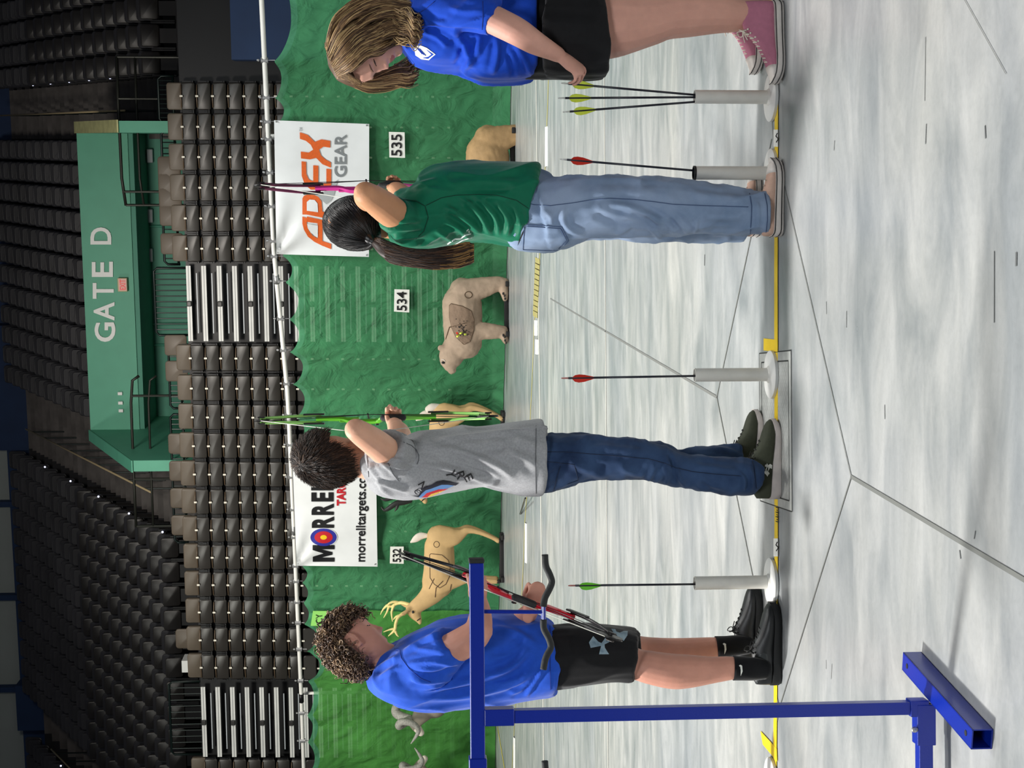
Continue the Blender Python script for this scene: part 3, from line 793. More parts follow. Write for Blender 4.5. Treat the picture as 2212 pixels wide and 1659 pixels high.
def decal_text(mb, bvh, body, o, ux, uy, shear=0, offset=0, off=0.0025, mi=0, subdiv=True):
    """flat lettering laid on a surface; o, ux, uy are picture coordinates (low left corner, width vector, height vector)"""
    me = text_mesh(body, shear, offset); xs = [v.co.x for v in me.vertices]; ys = [v.co.y for v in me.vertices]; x0, x1, y0, y1 = min(xs), max(xs), min(ys), max(ys)
    bm = bmesh.new(); bm.from_mesh(me)
    for v in bm.verts:
        a = (v.co.x - x0) / (x1 - x0); b = (v.co.y - y0) / (y1 - y0); v.co = (o[0] + ux[0] * a + uy[0] * b, o[1] + ux[1] * a + uy[1] * b, 0)
    bmesh.ops.triangulate(bm, faces=bm.faces[:])
    for _ in range(4):
        es = [e for e in bm.edges if e.calc_length() > 4]
        if not es: break
        bmesh.ops.subdivide_edges(bm, edges=es, cuts=1); bmesh.ops.triangulate(bm, faces=bm.faces[:])
    bm.verts.index_update(); vs = []; idx = {}
    for v in bm.verts:
        q = project(bvh, v.co.x, v.co.y, off)
        if q is not None: idx[v.index] = len(vs); vs.append(q)
    mb.add(vs, [tuple(idx[v.index] for v in f.verts) for f in bm.faces if all(v.index in idx for v in f.verts)], mi); bm.free(); bpy.data.meshes.remove(me)

# ------------------------------------------------------------------ banners and number cards
def lerp2(a, b, f): return (a[0] + (b[0] - a[0]) * f, a[1] + (b[1] - a[1]) * f)
def quad_sheet(name, corners, off, m_, parent, wav=0.0, nu=40, nv=24, cat=None):
    """corners in the picture: top right, bottom right, bottom left, top left"""
    tr, br, bl, tl = corners; mb = MB(); vs = []
    for i in range(nu + 1):
        for j in range(nv + 1):
            a = lerp2(tl, tr, i / nu); b = lerp2(bl, br, i / nu); p = lerp2(a, b, j / nv)
            e = math.sin(PI * i / nu) * .5 + .5
            c1 = math.exp(-((i / nu) ** 2 + (j / nv) ** 2) * 6); d = wav * (0.6 * noise.noise(V(i / nu * 3, j / nv * 2, 1.7)) + .8 * c1 * math.sin(8 * math.atan2(j / nv + .01, i / nu + .01)) + .4 * math.sin(PI * 3 * i / nu) * math.exp(-j / nv * 3))
            vs.append(cp(p[0], p[1], off + d))
    n = nv + 1; th = CN * .006
    fs = [(i * n + j, i * n + j + 1, (i + 1) * n + j + 1, (i + 1) * n + j) for i in range(nu) for j in range(nv)]
    mb.add(vs, fs); mb.add([v + th for v in vs], [tuple(reversed(f)) for f in fs])
    o = mb.build(name, m_, parent, smooth=True, fix=False)
    return o
ban = thing('vinyl_banner', 'white banner with orange APEX over grey GEAR lettering, hung on the curtain pipe', 'banner', cp(700, 405, .1))
bo = quad_sheet('sheet', ((592, 260), (797.5, 268), (797, 555), (597, 549)), .14, M['banner'], ban, .05)
bb = bvh_of(bo)
def on_ban(x, y): return (x, y)
def strokes(mb, bvh, lines, wd, mi=0, off=.012):
    """letters drawn as bands of width wd (picture px) following polylines"""
    for ln in lines:
        pts = crom([tuple(map(float, p)) for p in ln], 6) if len(ln) > 2 else ln
        Lf, Rt = [], []
        for i, p in enumerate(pts):
            a = pts[max(0, i - 1)]; b = pts[min(len(pts) - 1, i + 1)]; t = (b[0] - a[0], b[1] - a[1]); l = math.hypot(*t) or 1; nx, ny = -t[1] / l * wd / 2, t[0] / l * wd / 2
            Lf.append((p[0] + nx, p[1] + ny)); Rt.append((p[0] - nx, p[1] - ny))
        decal(mb, bvh, Lf + Rt[::-1], off, 8, mi)
def Z(X, Y): return (570 + X / 4.7394, 230 + Y / 4.74)    # notes taken from an enlarged view
q = MB()
for poly in (  # A, P, E, X
    [(395, 1125), (395, 1200), (410, 1260), (450, 1330), (520, 1385), (600, 1425), (690, 1460), (690, 1405), (600, 1375), (600, 1170), (550, 1160), (550, 1350), (500, 1320), (460, 1270), (440, 1210), (440, 1140)],
    [(440, 1180), (440, 1125), (600, 1160), (600, 1200)],
    [(550, 1160), (690, 1195), (690, 1240), (550, 1200)],
    [(395, 1105), (395, 940), (410, 912), (450, 900), (520, 905), (560, 925), (590, 970), (600, 1075), (690, 1100), (690, 1155), (440, 1105)],
    [(385, 560), (432, 565), (435, 690), (460, 745), (505, 765), (505, 600), (558, 605), (558, 780), (640, 790), (640, 635), (690, 640), (690, 850), (480, 850), (420, 800), (388, 710)],
    [(368, 262), (450, 290), (520, 360), (590, 335), (680, 350), (680, 420), (610, 410), (565, 440), (585, 500), (630, 540), (686, 570), (686, 625), (600, 590), (535, 525), (470, 540), (380, 530), (378, 460), (460, 470), (505, 440), (480, 390), (430, 350), (370, 330)]):
    decal(q, bb, [Z(a, b) for (a, b) in poly], .012, 8)
# counters of A and P stay white: laid over as the sheet colour
q.build('orange_letters', M['ink_orange'], ban, fix=False)
for g_ in ([(440, 1065), (440, 975), (470, 950), (520, 955), (550, 990), (555, 1080)], [(442, 1200), (552, 1215), (552, 1335), (480, 1290), (450, 1245)]):
    q = MB(); decal(q, bb, [Z(a, b) for (a, b) in g_], .020, 8); q.build('letter_gap', M['banner'], ban, fix=False)
q = MB(); decal_text(q, bb, 'GEAR', Z(848, 722), (0, -(722 - 285) / 4.74), (-(848 - 722) / 4.74, 0), off=.012, offset=.02); q.build('grey_word', M['ink_grey'], ban, fix=False)
q = MB(); decal_text(q, bb, 'TM', Z(398, 252), (0, -8), (-7, 0), off=.012); q.build('small_mark', M['ink_grey'], ban, fix=False)
q = MB(); decal(q, bb, [Z(a, b) for (a, b) in [(600, 885), (740, 760), (765, 745), (745, 800), (720, 900), (690, 960), (640, 1000), (560, 930), (460, 890), (520, 885)]], .011, 8)
q.build('grey_emblem', M['ink_palegrey'], ban, fix=False)
q = MB()
for (x, y) in ((597, 263), (792, 271), (792, 551), (600, 545)):
    p = cp(x, y, .155); q.ball(p, .014, 8, 5)
q.build('eyelet', M['clip_metal'], ban)

ban2 = thing('vinyl_banner', 'white banner reading MORRELL TARGETS with a ringed bullseye, hung on the curtain pipe', 'banner', cp(720, 1110, .1))
bo = quad_sheet('sheet', ((632, 1000), (812, 1002), (815.5, 1224), (641, 1222)), .14, M['banner'], ban2, .04)
bb = bvh_of(bo)
for (ch, ya, yb, xb, xt) in (('M', 1213, 1177, 722.5, 675.5), ('R', 1140, 1115, 721.5, 673.5), ('R', 1112, 1087, 721, 673), ('E', 1083, 1063, 720.5, 672.5), ('L', 1059, 1041, 720, 672), ('L', 1037, 1018, 720, 672)):
    q = MB()
    if ch == 'M': decal(q, bb, [(xb + (xt - xb) * v_, ya + (yb - ya) * u_) for (u_, v_) in ((0, 0), (0, 1), (.30, 1), (.5, .5), (.70, 1), (1, 1), (1, 0), (.75, 0), (.75, .62), (.58, .1), (.42, .1), (.25, .62), (.25, 0))], .012, 8)
    else: decal_text(q, bb, ch, (xb, ya), (0, yb - ya), (xt - xb, 0), offset=.045, off=.012)
    q.build('black_letter', M['ink'], ban2, fix=False)
q = MB(); decal_text(q, bb, 'morrelltargets.com', (795, 1213), (2.2, -203), (-27, 0), offset=.018, off=.012); q.build('web_address', M['ink'], ban2, fix=False)
q = MB(); decal_text(q, bb, 'TARGETS', (747, 1092), (0, -85), (-20, 0), offset=.04, off=.012); q.build('red_letters', M['ink_red'], ban2, fix=False)
def ell(cx, cy, rx, ry, n=28): return [(cx + rx * math.cos(2 * PI * k / n), cy + ry * math.sin(2 * PI * k / n)) for k in range(n)]
for (nm, r1, r2, m_, of) in (('ring_outer', 30, 20, 'banner', .011), ('ring_blue', 28.5, 19, 'ink_blue', .013), ('ring_red', 19.5, 13, 'ink_red', .016), ('ring_yellow', 7, 5, 'ink_yellow', .019)):
    q = MB(); decal(q, bb, ell(699, 1160, r1, r2), of, 8); q.build(nm, M[m_], ban2, fix=False)
q = MB()
for (x, y) in ((636, 1006), (644, 1217), (810, 1219)): q.ball(cp(x, y, .155), .014, 8, 5)
q.build('eyelet', M['clip_metal'], ban2)
for (txt, tr, br, bl, tl) in (('535', (840, 285), (874, 286), (875, 341), (841, 340)), ('534', (852, 625), (884.5, 626), (884, 675), (851, 673)), ('532', (843, 1181), (872, 1181), (872, 1218), (842, 1217))):
    r = thing('number_card', {'535': 'white card 535 on the curtain below the orange lettered banner', '534': 'white card 534 on the curtain above the tan bear', '532': 'white card 532 on the curtain above the antlered buck'}[txt], 'sign', cp((tr[0] + br[0]) / 2, (tr[1] + bl[1]) / 2, .13))
    s_ = quad_sheet('card', (tr, br, bl, tl), .12, M['paper'], r, 0, 4, 4); sb_ = bvh_of(s_)
    q = MB(); decal_text(q, sb_, txt, (br[0] - 6, bl[1] - 4), (0, -(bl[1] - br[1] - 8)), (-(br[0] - tr[0] - 11), 0), offset=.015, off=.012); q.build('digits', M['ink'], r, fix=False)
r = thing('lime_sheet', 'lime green paper sheet lettered Y, pinned high beside the curly haired boy', 'sign', cp(685, 1335, .13))
s_ = quad_sheet('sheet', ((676, 1320), (706, 1320), (702, 1352), (671, 1352)), .12, M['lime_paper'], r, 0, 4, 4)
q = MB(); sb_ = bvh_of(s_); decal_text(q, sb_, 'CY', (696, 1345), (0, -20), (-14, 2), off=.012); q.build('letters', M['ink'], r, fix=False)

# ------------------------------------------------------------------ tapes, papers, plate
def floor_quad(name, pts, m_, label, cat, z=.003, group=None, parent=None):
    q = MB(); g = [G(x, y) for (x, y) in pts]; q.prism([V(p.x, p.y, z) for p in g], V(0, 0, -.0018)); o = q.build(name, M[m_] if isinstance(m_, str) else m_, parent)
    if label: tag(o, label, cat, group)
    return o
tp = thing('floor_tape', 'yellow tape marking the shooting line across the concrete', 'tape', G(1678, 830))
m_ = MB(); ys = [-60, 300, 600, 900, 1200, 1500, 1720]; xs = [1679, 1679, 1678, 1678.5, 1678.5, 1677, 1675]
for i in range(6): strip(m_, G(xs[i], ys[i]), G(xs[i + 1], ys[i + 1]), .05, .0035)
m_.build('line', M['tape'], tp, fix=False)
for i, pts in enumerate((((1652, 731), (1652, 757), (1682, 760), (1682, 734)), ((1645, 1579), (1650, 1608), (1681, 1645), (1680, 1617)), ((1652, -8), (1652, 18), (1682, 20), (1682, -6)))):
    floor_quad('tab', pts, 'tape', None, None, .0045, parent=tp)
for (y0, y1, lb) in ((280, 317, 'right'), (1163, 1202, 'left')):
    o = floor_quad('paper_label', ((1674, y0), (1674, y1), (1683, y1), (1683, y0)), 'paper', 'small white label with a handwritten mark on the yellow tape, %s end' % lb, 'label', .0055)
    q = MB(); c = [(1679, y0 + 8), (1676, y0 + 14), (1681, y0 + 20), (1677, y0 + 27)]; q.tube([G(a, b, .007) for (a, b) in c], .002, 5); q.build('handwriting', M['ink'], o)
q = MB()
for k in range(7): q.tube([G(1676 + 2 * (k % 2), 1096 + 5 * k, .007), G(1681 - 2 * (k % 2), 1098 + 5 * k, .007)], .0015, 5)
q.build('handwriting', M['ink'], tp)
ln = MB()
far_pts = [(1186, 150), (1184, 215), (1178, 370), (1166, 560), (1155, 690), (1150, 820), (1146, 905), (1138, 1075), (1134, 1130), (1130, 1240), (1116, 1490), (1112, 1560), (1103, 1720)]
for a, b in zip(far_pts, far_pts[1:]): strip(ln, G(*a), G(*b), .035, .004)
tag(ln.build('floor_tape', M['tape_far'], fix=False), 'thin far yellow line on the floor in front of the animal targets', 'tape')
ln = MB()
strip(ln, G(1075, 1570), G(1092, 1670), .05, .005); o = ln.build('floor_tape', M['tape_far'], fix=False); tag(o, 'short slanting yellow line on the floor at the far left', 'tape')
tb = MB()
for k in range(11):
    y = 562 + k * 11.4; x = 1162 - k * .5; g0 = G(x - 5, y); g1 = G(x + 5, y + 5); strip(tb, g0, g1, .07, .005)
tag(tb.build('tape_marks', mat('tape_olive', (170, 160, 100), .6), fix=False), 'row of short olive tape dashes beside the far yellow line', 'tape')
for i, (x, y0, y1, lb) in enumerate(((1154, 691, 724, 'white folded card on the far yellow line, the right one of a pair'), (1156, 732, 764, 'white folded card on the far yellow line, the left one of a pair'), (1176, 276, 361, 'long white card on the far line near the brown bear'), (1132, 1127, 1212, 'long white card on the far line near the buck target'), (1107, 1588, 1655, 'white card lying on the far line at the left edge'))):
    a = G(x + 4, y0); b = G(x + 4, y1); q = MB(); n = V(-(b - a).y, (b - a).x, 0).normalized(); h = .028 if i < 2 else .02; W2 = .07
    q.prism([a, b, b + n * W2 + V(0, 0, h), a + n * W2 + V(0, 0, h)], n * .006); q.prism([a + n * 2 * W2, b + n * 2 * W2, b + n * W2 + V(0, 0, h), a + n * W2 + V(0, 0, h)], n * .006)
    tag(q.build('floor_card', M['paper']), lb, 'card')
q = MB(); q.tube([G(1124, 1110, .01), G(1135, 1076, .10)], .012, 6); tag(q.build('stray_arrow', M['arrow_black']), 'dark arrow lying on the floor behind the grey shirt archer', 'arrow')
q = MB(); q.tube([cp(1085 + 12, 240, .8) , cp(1095, 300, .8)], .02, 6)

pl = thing('floor_plate', 'steel tread plate set into the concrete under the olive shoes', 'floor plate', G(1680, 940))
g = [G(1645, 771), G(1648, 1052), G(1711.5, 1108), G(1711.5, 796)]
g = [G(1645, 775), G(1645, 1070), G(1711.5, 1105), G(1711.5, 757)]
pc = (G(1645, 930) + G(1711, 930)) / 2; x0 = G(1711.5, 1105).x; x1 = G(1711.5, 757).x; yn = G(1711.5, 930).y; yf = G(1643, 930).y
q = MB(); q.box(((x0 + x1) / 2, (yn + yf) / 2, .001), (x1 - x0, yf - yn, .004)); q.build('plate', mat('steel_plate', (176, 178, 174), .5, metal=.2, var=.1, scale=30), pl)
q = MB()
for (a, b) in (((x0, yn), (x1, yn)), ((x1, yn), (x1, yf)), ((x1, yf), (x0, yf)), ((x0, yf), (x0, yn))): strip(q, V(a[0], a[1], 0), V(b[0], b[1], 0), .004, .0036)
ins = .035
for (a, b) in (((x0 + ins, yn + ins), (x1 - ins, yn + ins)), ((x1 - ins, yn + ins), (x1 - ins, yf - ins)), ((x1 - ins, yf - ins), (x0 + ins, yf - ins)), ((x0 + ins, yf - ins), (x0 + ins, yn + ins))): strip(q, V(a[0], a[1], 0), V(b[0], b[1], 0), .005, .0036)
q.build('plate_outline', M['ink'], pl, fix=False)
q = MB(); k = 0
yy = yn + .06
while yy < yf - .05:
    xx = x0 + .06 + (.014 if k % 2 else 0)
    while xx < x1 - .05:
        q.ball((xx, yy, .0024), (.010, .0035, .0010), 6, 4, Matrix.Rotation(.6 if k % 2 else -.6, 3, 'Z')); xx += .028
    yy += .016; k += 1
q.build('tread_pattern', mat('tread_bright', (196, 198, 194), .5, metal=.3), pl)

# ------------------------------------------------------------------ arrow tubes and arrows
def arrow_tube(y, label, x=1671):
    c = G(x, y); r = thing('arrow_tube', label, 'arrow tube', c)
    b = MB(); b.lathe(c + V(0, 0, .001), [(.084, 0), (.088, .003), (.088, .013), (.084, .016), (.03, .018)], 40); b.build('base_disc', M['pvc_white'], r, smooth='auto')
    t = MB(); top = P(1500, y, c.y).z; t.lathe(c + V(0, 0, .016), [(.034, 0), (.030, .006), (.0245, .01), (.0245, top - .016 - .004), (.0255, top - .016), (.0225, top - .016), (.0225, .012)], 28); t.build('pipe', M['pvc'], r, smooth='auto')
    return r, c, top
def arrow(y0, y1, x0, x1, Y, vane, nock, label, group=None, cap=None):
    """from the tube mouth (x0, y0) up to the nock (x1, y1)"""
    a = P(x0, y0, Y[0]); b = P(x1, y1, Y[1]); d = (b - a).normalized(); a2 = a - d * .22
    r = thing('arrow', label, 'arrow', a2, group)
    s_ = MB(); s_.tube([a2, b - d * .02], .0040, 8); s_.build('shaft', M['arrow_black'], r, smooth=True)
    n_ = MB(); n_.tube([b - d * .022, b], .003, 8); n_.tube([b - d * .004, b + d * .006], [.0028, .002], 6); n_.build('nock', M[nock], r, smooth=True)
    base = b - d * .033; L_ = .082
    n1 = d.cross(V(0, 1, 0)).normalized(); n2 = d.cross(n1)
    for k, an in enumerate((15, 135, 255)):
        u = (n1 * math.cos(math.radians(an)) + n2 * math.sin(math.radians(an)))
        prof = [(0, .003), (.01, .014), (.025, .0175), (.045, .015), (.065, .009), (L_, .0035), (L_, .002), (0, .002)]
        v = MB(); t = d.cross(u) * .0006
        v.prism([base - d * p + u * h - t for (p, h) in prof], t * 2); v.build('vane', M[vane], r)
    return r
at_A = arrow_tube(210, 'grey arrow tube on a white disc in front of the pink high-top shoes')
at_B = arrow_tube(374, 'grey arrow tube on a white disc behind the pale pink low shoe')
at_C = arrow_tube(809, 'grey arrow tube on a white disc at the right end of the tread plate')
at_D = arrow_tube(1257, 'grey arrow tube on a white disc beside the black shoe toes')
at_E = arrow_tube(1688, 'grey arrow tube cut off at the left edge of the tape')
arrow(205, 180, 1502, 1216, (at_A[1].y + .00, at_A[1].y + -0.07), 'vane_lime', 'nock_pale', 'black arrow with yellow vanes touched by the leaning girl')
arrow(210, 212, 1502, 1209, (at_A[1].y + .00, at_A[1].y + 0.01), 'vane_lime', 'nock_pale', 'black arrow with yellow vanes, middle of the three in the tube')
arrow(220, 242, 1502, 1219, (at_A[1].y + .00, at_A[1].y + 0.03), 'vane_lime', 'nock_pale', 'black arrow with yellow vanes, leaning left of its two fellows')
arrow(368, 344, 1495, 1213, (at_B[1].y + .00, at_B[1].y + 0.02), 'vane_red', 'nock_pale', 'black arrow with red vanes beside the green shirt archer')
arrow(812, 817, 1504, 1216, (at_C[1].y, at_C[1].y), 'vane_red', 'nock_pink', 'black arrow with red vanes in the tube right of the olive shoes')
arrow(1262, 1265, 1504, 1231, (at_D[1].y, at_D[1].y), 'vane_green', 'nock_pink', 'black arrow with green vanes in the tube beside the black shoes')
# black rim on tube B
q = MB(); c = at_B[1]; q.lathe(c + V(0, 0, at_B[2] - .004), [(.0262, 0), (.0262, .008), (.022, .008), (.022, 0)], 24); q.build('rim_band', M['ink'], at_B[0])

# ------------------------------------------------------------------ blue bow rack
YR = 3.42
def RP(x, y, Y=None): return P(x, y, Y or YR)
base0 = G(2052, 1524)
rk = thing('bow_rack', 'blue steel bow rack on a square tube foot with black foam hooks', 'rack', V(base0.x, YR, 0))
wpx = YR / F
foot_far = G(1990, 1437); foot_near = G(2145, 1608)
fd = (foot_near - foot_far); fd.z = 0; L_ = fd.length; fd.normalize(); yaw = math.atan2(fd.y, fd.x); RF = Matrix.Rotation(yaw, 3, 'Z')
hw = .048
ctr = (foot_far + foot_near) / 2 + V(.012, 0, 0); ctr.z = hw / 2 + .001
post_c = P(2000, 1524, YR)
q = MB()
for (dy, dz, sy, sz) in ((0, hw / 2 - .0015, hw, .003), (0, -hw / 2 + .0015, hw, .003), (hw / 2 - .0015, 0, .003, hw), (-hw / 2 + .0015, 0, .003, hw)):
    q.box(ctr + RF @ V(0, dy, dz), (L_, sy, sz), RF)
q.build('foot_bar', M['blue_steel'], rk)
for e in (-1, 1):
    q = MB(); q.lathe(ctr + fd * (e * (L_ / 2 - .035)) + V(0, 0, hw / 2), [(.007, 0), (.007, .001)], 12); q.build('bolt_hole', M['ink'], rk)
top_z = P(1046, 1545, YR).z; pb = ctr.z
px_ = P(1500, 1534, YR).x
def post_pt(x, y): return P(x, y, YR)
px_t = P(1110, 1546, YR).x; 
q = MB(); q.bbox((px_t, YR, (hw + top_z) / 2), (.031, .031, top_z - hw), .002); q.build('post', M['blue_steel'], rk)
z1, z0 = P(1046, 1545, YR).z, P(1110, 1545, YR).z
q = MB(); q.bbox((px_t, YR, (z0 + z1) / 2), (.040, .040, z1 - z0), .002); q.build('post_sleeve', M['blue_steel'], rk)
z1, z0 = P(1962, 1525, YR).z, hw
q = MB(); q.bbox((px_t, YR, (z0 + z1) / 2), (.040, .040, z1 - z0), .002); q.build('post_sleeve', M['blue_steel'], rk)
zt0, zt1 = P(1046, 1430, YR).z, P(1015, 1430, YR).z
xa = P(1030, 1215, YR).x; xb = P(1030, 1644, YR).x
q = MB(); q.bbox(((xa + xb) / 2, YR, (zt0 + zt1) / 2), (xa - xb, .034, zt1 - zt0), .002); q.build('top_bar', M['blue_steel'], rk)
q = MB(); q.bbox((xb - .12, YR, (zt0 + zt1) / 2), (.26, .042, zt1 - zt0 + .008), .002); q.build('bar_sleeve', M['blue_steel'], rk)
q = MB(); q.bbox((xa + .005, YR, (zt0 + zt1) / 2), (.011, .037, zt1 - zt0 + .003), .003); q.build('end_cap', M['foam_black'], rk)
q = MB(); q.bbox((px_t - .26, YR + .0, .055), (.54, .034, .034), .002); q.bbox((px_t - .04, YR, .055), (.10, .042, .046), .002); q.build('lower_bar', M['blue_steel'], rk)
q = MB(); q.ball((px_t - .05, YR - .02, .085), .008, 8, 5); q.build('bolt', M['clip_metal'], rk)
def hook(yc, label, ys_):
    q = MB(); q.tube([P(1046, yc - 1, YR), P(1172, yc, YR)], .0048, 8); q.build('hanger_rod', M['blue_steel'], rk)
    q = MB(); q.tube([P(1174, yc - 18, YR), P(1174, yc + 18, YR)], .0058, 8); q.build('hook_rod', M['blue_steel'], rk)
    for sgn in ys_:
        pts = []
        if sgn < 0: K = [(1174, -12), (1177, -30), (1187, -50), (1192, -66), (1186, -84), (1179, -100), (1177, -124)]
        else: K = [(1174, 16), (1175, 36), (1186, 58), (1190, 76), (1182, 92), (1177, 106), (1174, 124)]
        pts = [P(a, yc + b, YR) for (a, b) in crom([tuple(map(float, k)) for k in K], 5)]
        q = MB(); q.tube(pts, .0082, 12, up=(0, 1, 0), round_ends=False); q.build('foam_hook', M['foam_black'], rk, smooth=True)
hook(1322, '', (-1, 1))
hook(1768, '', (-1,))

# ------------------------------------------------------------------ animal targets
M['bear_foam'] = mat('bear_foam', (178, 154, 132), .8, var=.10, scale=9, bump=.5, bscale=45)
M['bear_brown'] = mat('bear_brown', (176, 142, 98), .8, var=.12, scale=9, bump=.5, bscale=45)
M['deer_foam'] = mat('deer_foam', (204, 168, 116), .75, var=.07, scale=7, bump=.2, bscale=60)
M['foam_line'] = mat('foam_line', (92, 70, 50), .8)
M['bear_zone'] = mat('bear_zone', (142, 118, 98), .8, var=.1, scale=12, bump=.5, bscale=60)
M['antler'] = mat('antler', (232, 212, 140), .6, var=.1, scale=20)
M['horn_black'] = mat('horn_black', (34, 34, 32), .5)
M['white_foam'] = mat('white_foam', (226, 214, 200), .8, var=.06, scale=10)
M['ram_grey'] = mat('ram_grey', (140, 132, 118), .8, var=.15, scale=9, bump=.4, bscale=50)
M['horn_grey'] = mat('horn_grey', (150, 148, 140), .65, var=.25, scale=40, bump=.6, bscale=160)
M['base_black'] = mat('base_black', (30, 28, 28), .7)
def animal_base(parent, y0, y1, x, Y):
    a = P(x, y0, Y); b = P(x, y1, Y); a.z = b.z = 0; L_ = (a - b).length; d = (a - b).normalized(); yaw = math.atan2(d.y, d.x)
    q = MB(); q.bbox((a + b) / 2 + V(0, 0, .035), (L_, .12, .06), .01, Matrix.Rotation(yaw, 3, 'Z'))
    for e in (-.42, .42): q.bbox((a + b) / 2 + d * (L_ * e) + V(0, 0, .03), (.08, .5, .05), .01, Matrix.Rotation(yaw, 3, 'Z'))
    q.build('stand', M['base_black'], parent)
def zone_marks(mb, bv, outline, circle, extra=(), r=.006):
    line_on(mb, bv, outline + [outline[0]], r, .002, 4, n=4)
    if circle: line_on(mb, bv, ell(*circle, 18) + [ell(*circle, 18)[0]], r * .8, .002, 3, n=4)
    for e in extra: line_on(mb, bv, e, r, .004, 4, n=4)

def bear(name, label, Y, dx, dy, k, m_, marks=True):
    def q2(a): return (a[0] * k + dx, a[1] * k + dy)
    def N(L_): return [(q2(a)[0], q2(a)[1], Y + (a[4] if len(a) > 4 else 0), a[2] * k, a[3]) for a in L_]
    r = thing(name, label, 'animal target', P(1098, dy + 680 * k, Y)); mb = MB()
    limb(mb, N([(1000, 628, 30, .85), (998, 648, 42, .85), (999, 680, 43, .82), (1000, 715, 42, .82), (1002, 738, 40, .8)]))
    limb(mb, N([(1000, 735, 40, .75), (984, 752, 30, .75), (976, 768, 27, .75)]))               # neck
    limb(mb, N([(970, 768, 22, .85), (972, 782, 21, .8), (974, 793, 15, .75), (976, 799, 10, .8)]))  # head
    for dd, s_ in ((-.12, 0), (.14, 2)):
        limb(mb, N([(1005, 632 + s_, 30, .55, dd), (1030, 624 + s_, 25, .55, dd), (1055, 618, 21, .6, dd), (1076, 612, 16, .7, dd), (1088, 612, 13, .8, dd)]))
        limb(mb, N([(1086, 610, 11, .9, dd), (1089, 630, 10, 1.1, dd), (1091, 646, 6, 1.3, dd)]))
        limb(mb, N([(1010, 722, 28, .55, dd), (1040, 715, 20, .6, dd), (1065, 716, 17, .7, dd), (1086, 716, 13, .8, dd)]))
        limb(mb, N([(1086, 716, 11, .9, dd), (1090, 728, 10, 1.1, dd), (1092, 738, 6, 1.3, dd)]))
        mb.ball(P(*q2((953, 752)), Y + dd * .7), (.06, .03, .06), 10, 7)
    me = remesh(mb, .022 * k, 3)
    nrm = [v.normal.copy() for v in me.vertices]
    for v, n_ in zip(me.vertices, nrm):
        v.co += n_ * (.006 * noise.noise(v.co * 14) + .005 * noise.noise(v.co * 34))
    o = place_mesh(me, 'foam_body', m_, r); bv = bvh_of(o)
    if marks:
        q = MB(); zone = [q2(a) for a in [(971, 660), (975, 656), (1000, 662), (1018, 672), (1024, 690), (1023, 715), (1015, 738), (1002, 744), (985, 728), (976, 708), (971, 685)]]
        decal(q, bv, zone, .008, 6); q.build('vital_zone', M['bear_zone'], r, fix=False)
        bv2 = bv
        q = MB(); zone_marks(q, bv2, zone, (*q2((1012, 637)), 8 * k, 7 * k), [[q2((1009, 697)), q2((971, 707)), q2((963, 733))]], .008)
        q.build('groove', M['foam_line'], r)
        q = MB()
        for i in range(46):
            f = random.random(); x = 999 + random.gauss(0, 7); y = 712 + random.gauss(0, 9); p = project(bv, *q2((x, y)), .012)
            if p: q.ball(p, .008, 5, 4)
        q.build('arrow_hole', M['ink'], r)
        hd = MB(); p = project(bv, *q2((958, 783)), .012); 
        if p: hd.ball(p, (.020, .015, .028), 10, 6)
        hd.build('eye', M['ink'], r)
        hd = MB(); p = project(bv, *q2((955, 779)), .02)
        line_on(hd, bv, [q2(a) for a in ((954, 782), (955, 776), (959, 777), (962, 781))], .006, .006, 2); hd.build('eyelid', M['white_foam'], r)
        # stuck arrows
        for j, (x, y, a, b, c) in enumerate(((1003, 716, -8, 22, .35), (1008, 714, -10, 20, .4), (1012, 722, -8, 16, .3), (994, 725, 12, -14, .4))):
            p = project(bv, *q2((x, y)), 0)
            if p:
                q = MB(); e_ = p + V(-.12 + .05 * j, -.5, .16 - .03 * j) * c * 1.6; q.tube([p, e_], .008, 5); ar = q.build('target_arrow', M['arrow_black'])
                tag(ar, 'dark arrow stuck in the vital zone of the tan bear', 'arrow', 'arrows stuck in the tan bear')
                q = MB(); q.tube([e_, e_ + (e_ - p).normalized() * .1], .016, 5); q.build('vane', M['vane_lime'] if j != 3 else M['vane_red'], ar)
    for (x, y) in ((1090, 639), (1091, 645), (1093, 650), (1090, 728), (1091, 735), (1093, 740), (1087, 634), (1087, 724)):
        p = project(bv, *q2((x, y)), .004)
        if p: q = MB(); q.ball(p, (.022, .02, .015), 6, 4); q.build('claw', M['ink'], r)
    animal_base(r, q2((0, 605))[1], q2((0, 733))[1], 1100, Y)
    return r
bear('bear_target', 'tan foam bear target with a dark vital zone, below number 534', 21.7, 0, 0, 1.0, M['bear_foam'])
bear('bear_target', 'yellowish brown foam bear target half hidden by the green shirt', 19.9, -35, -383, 1.09, M['bear_brown'], False)

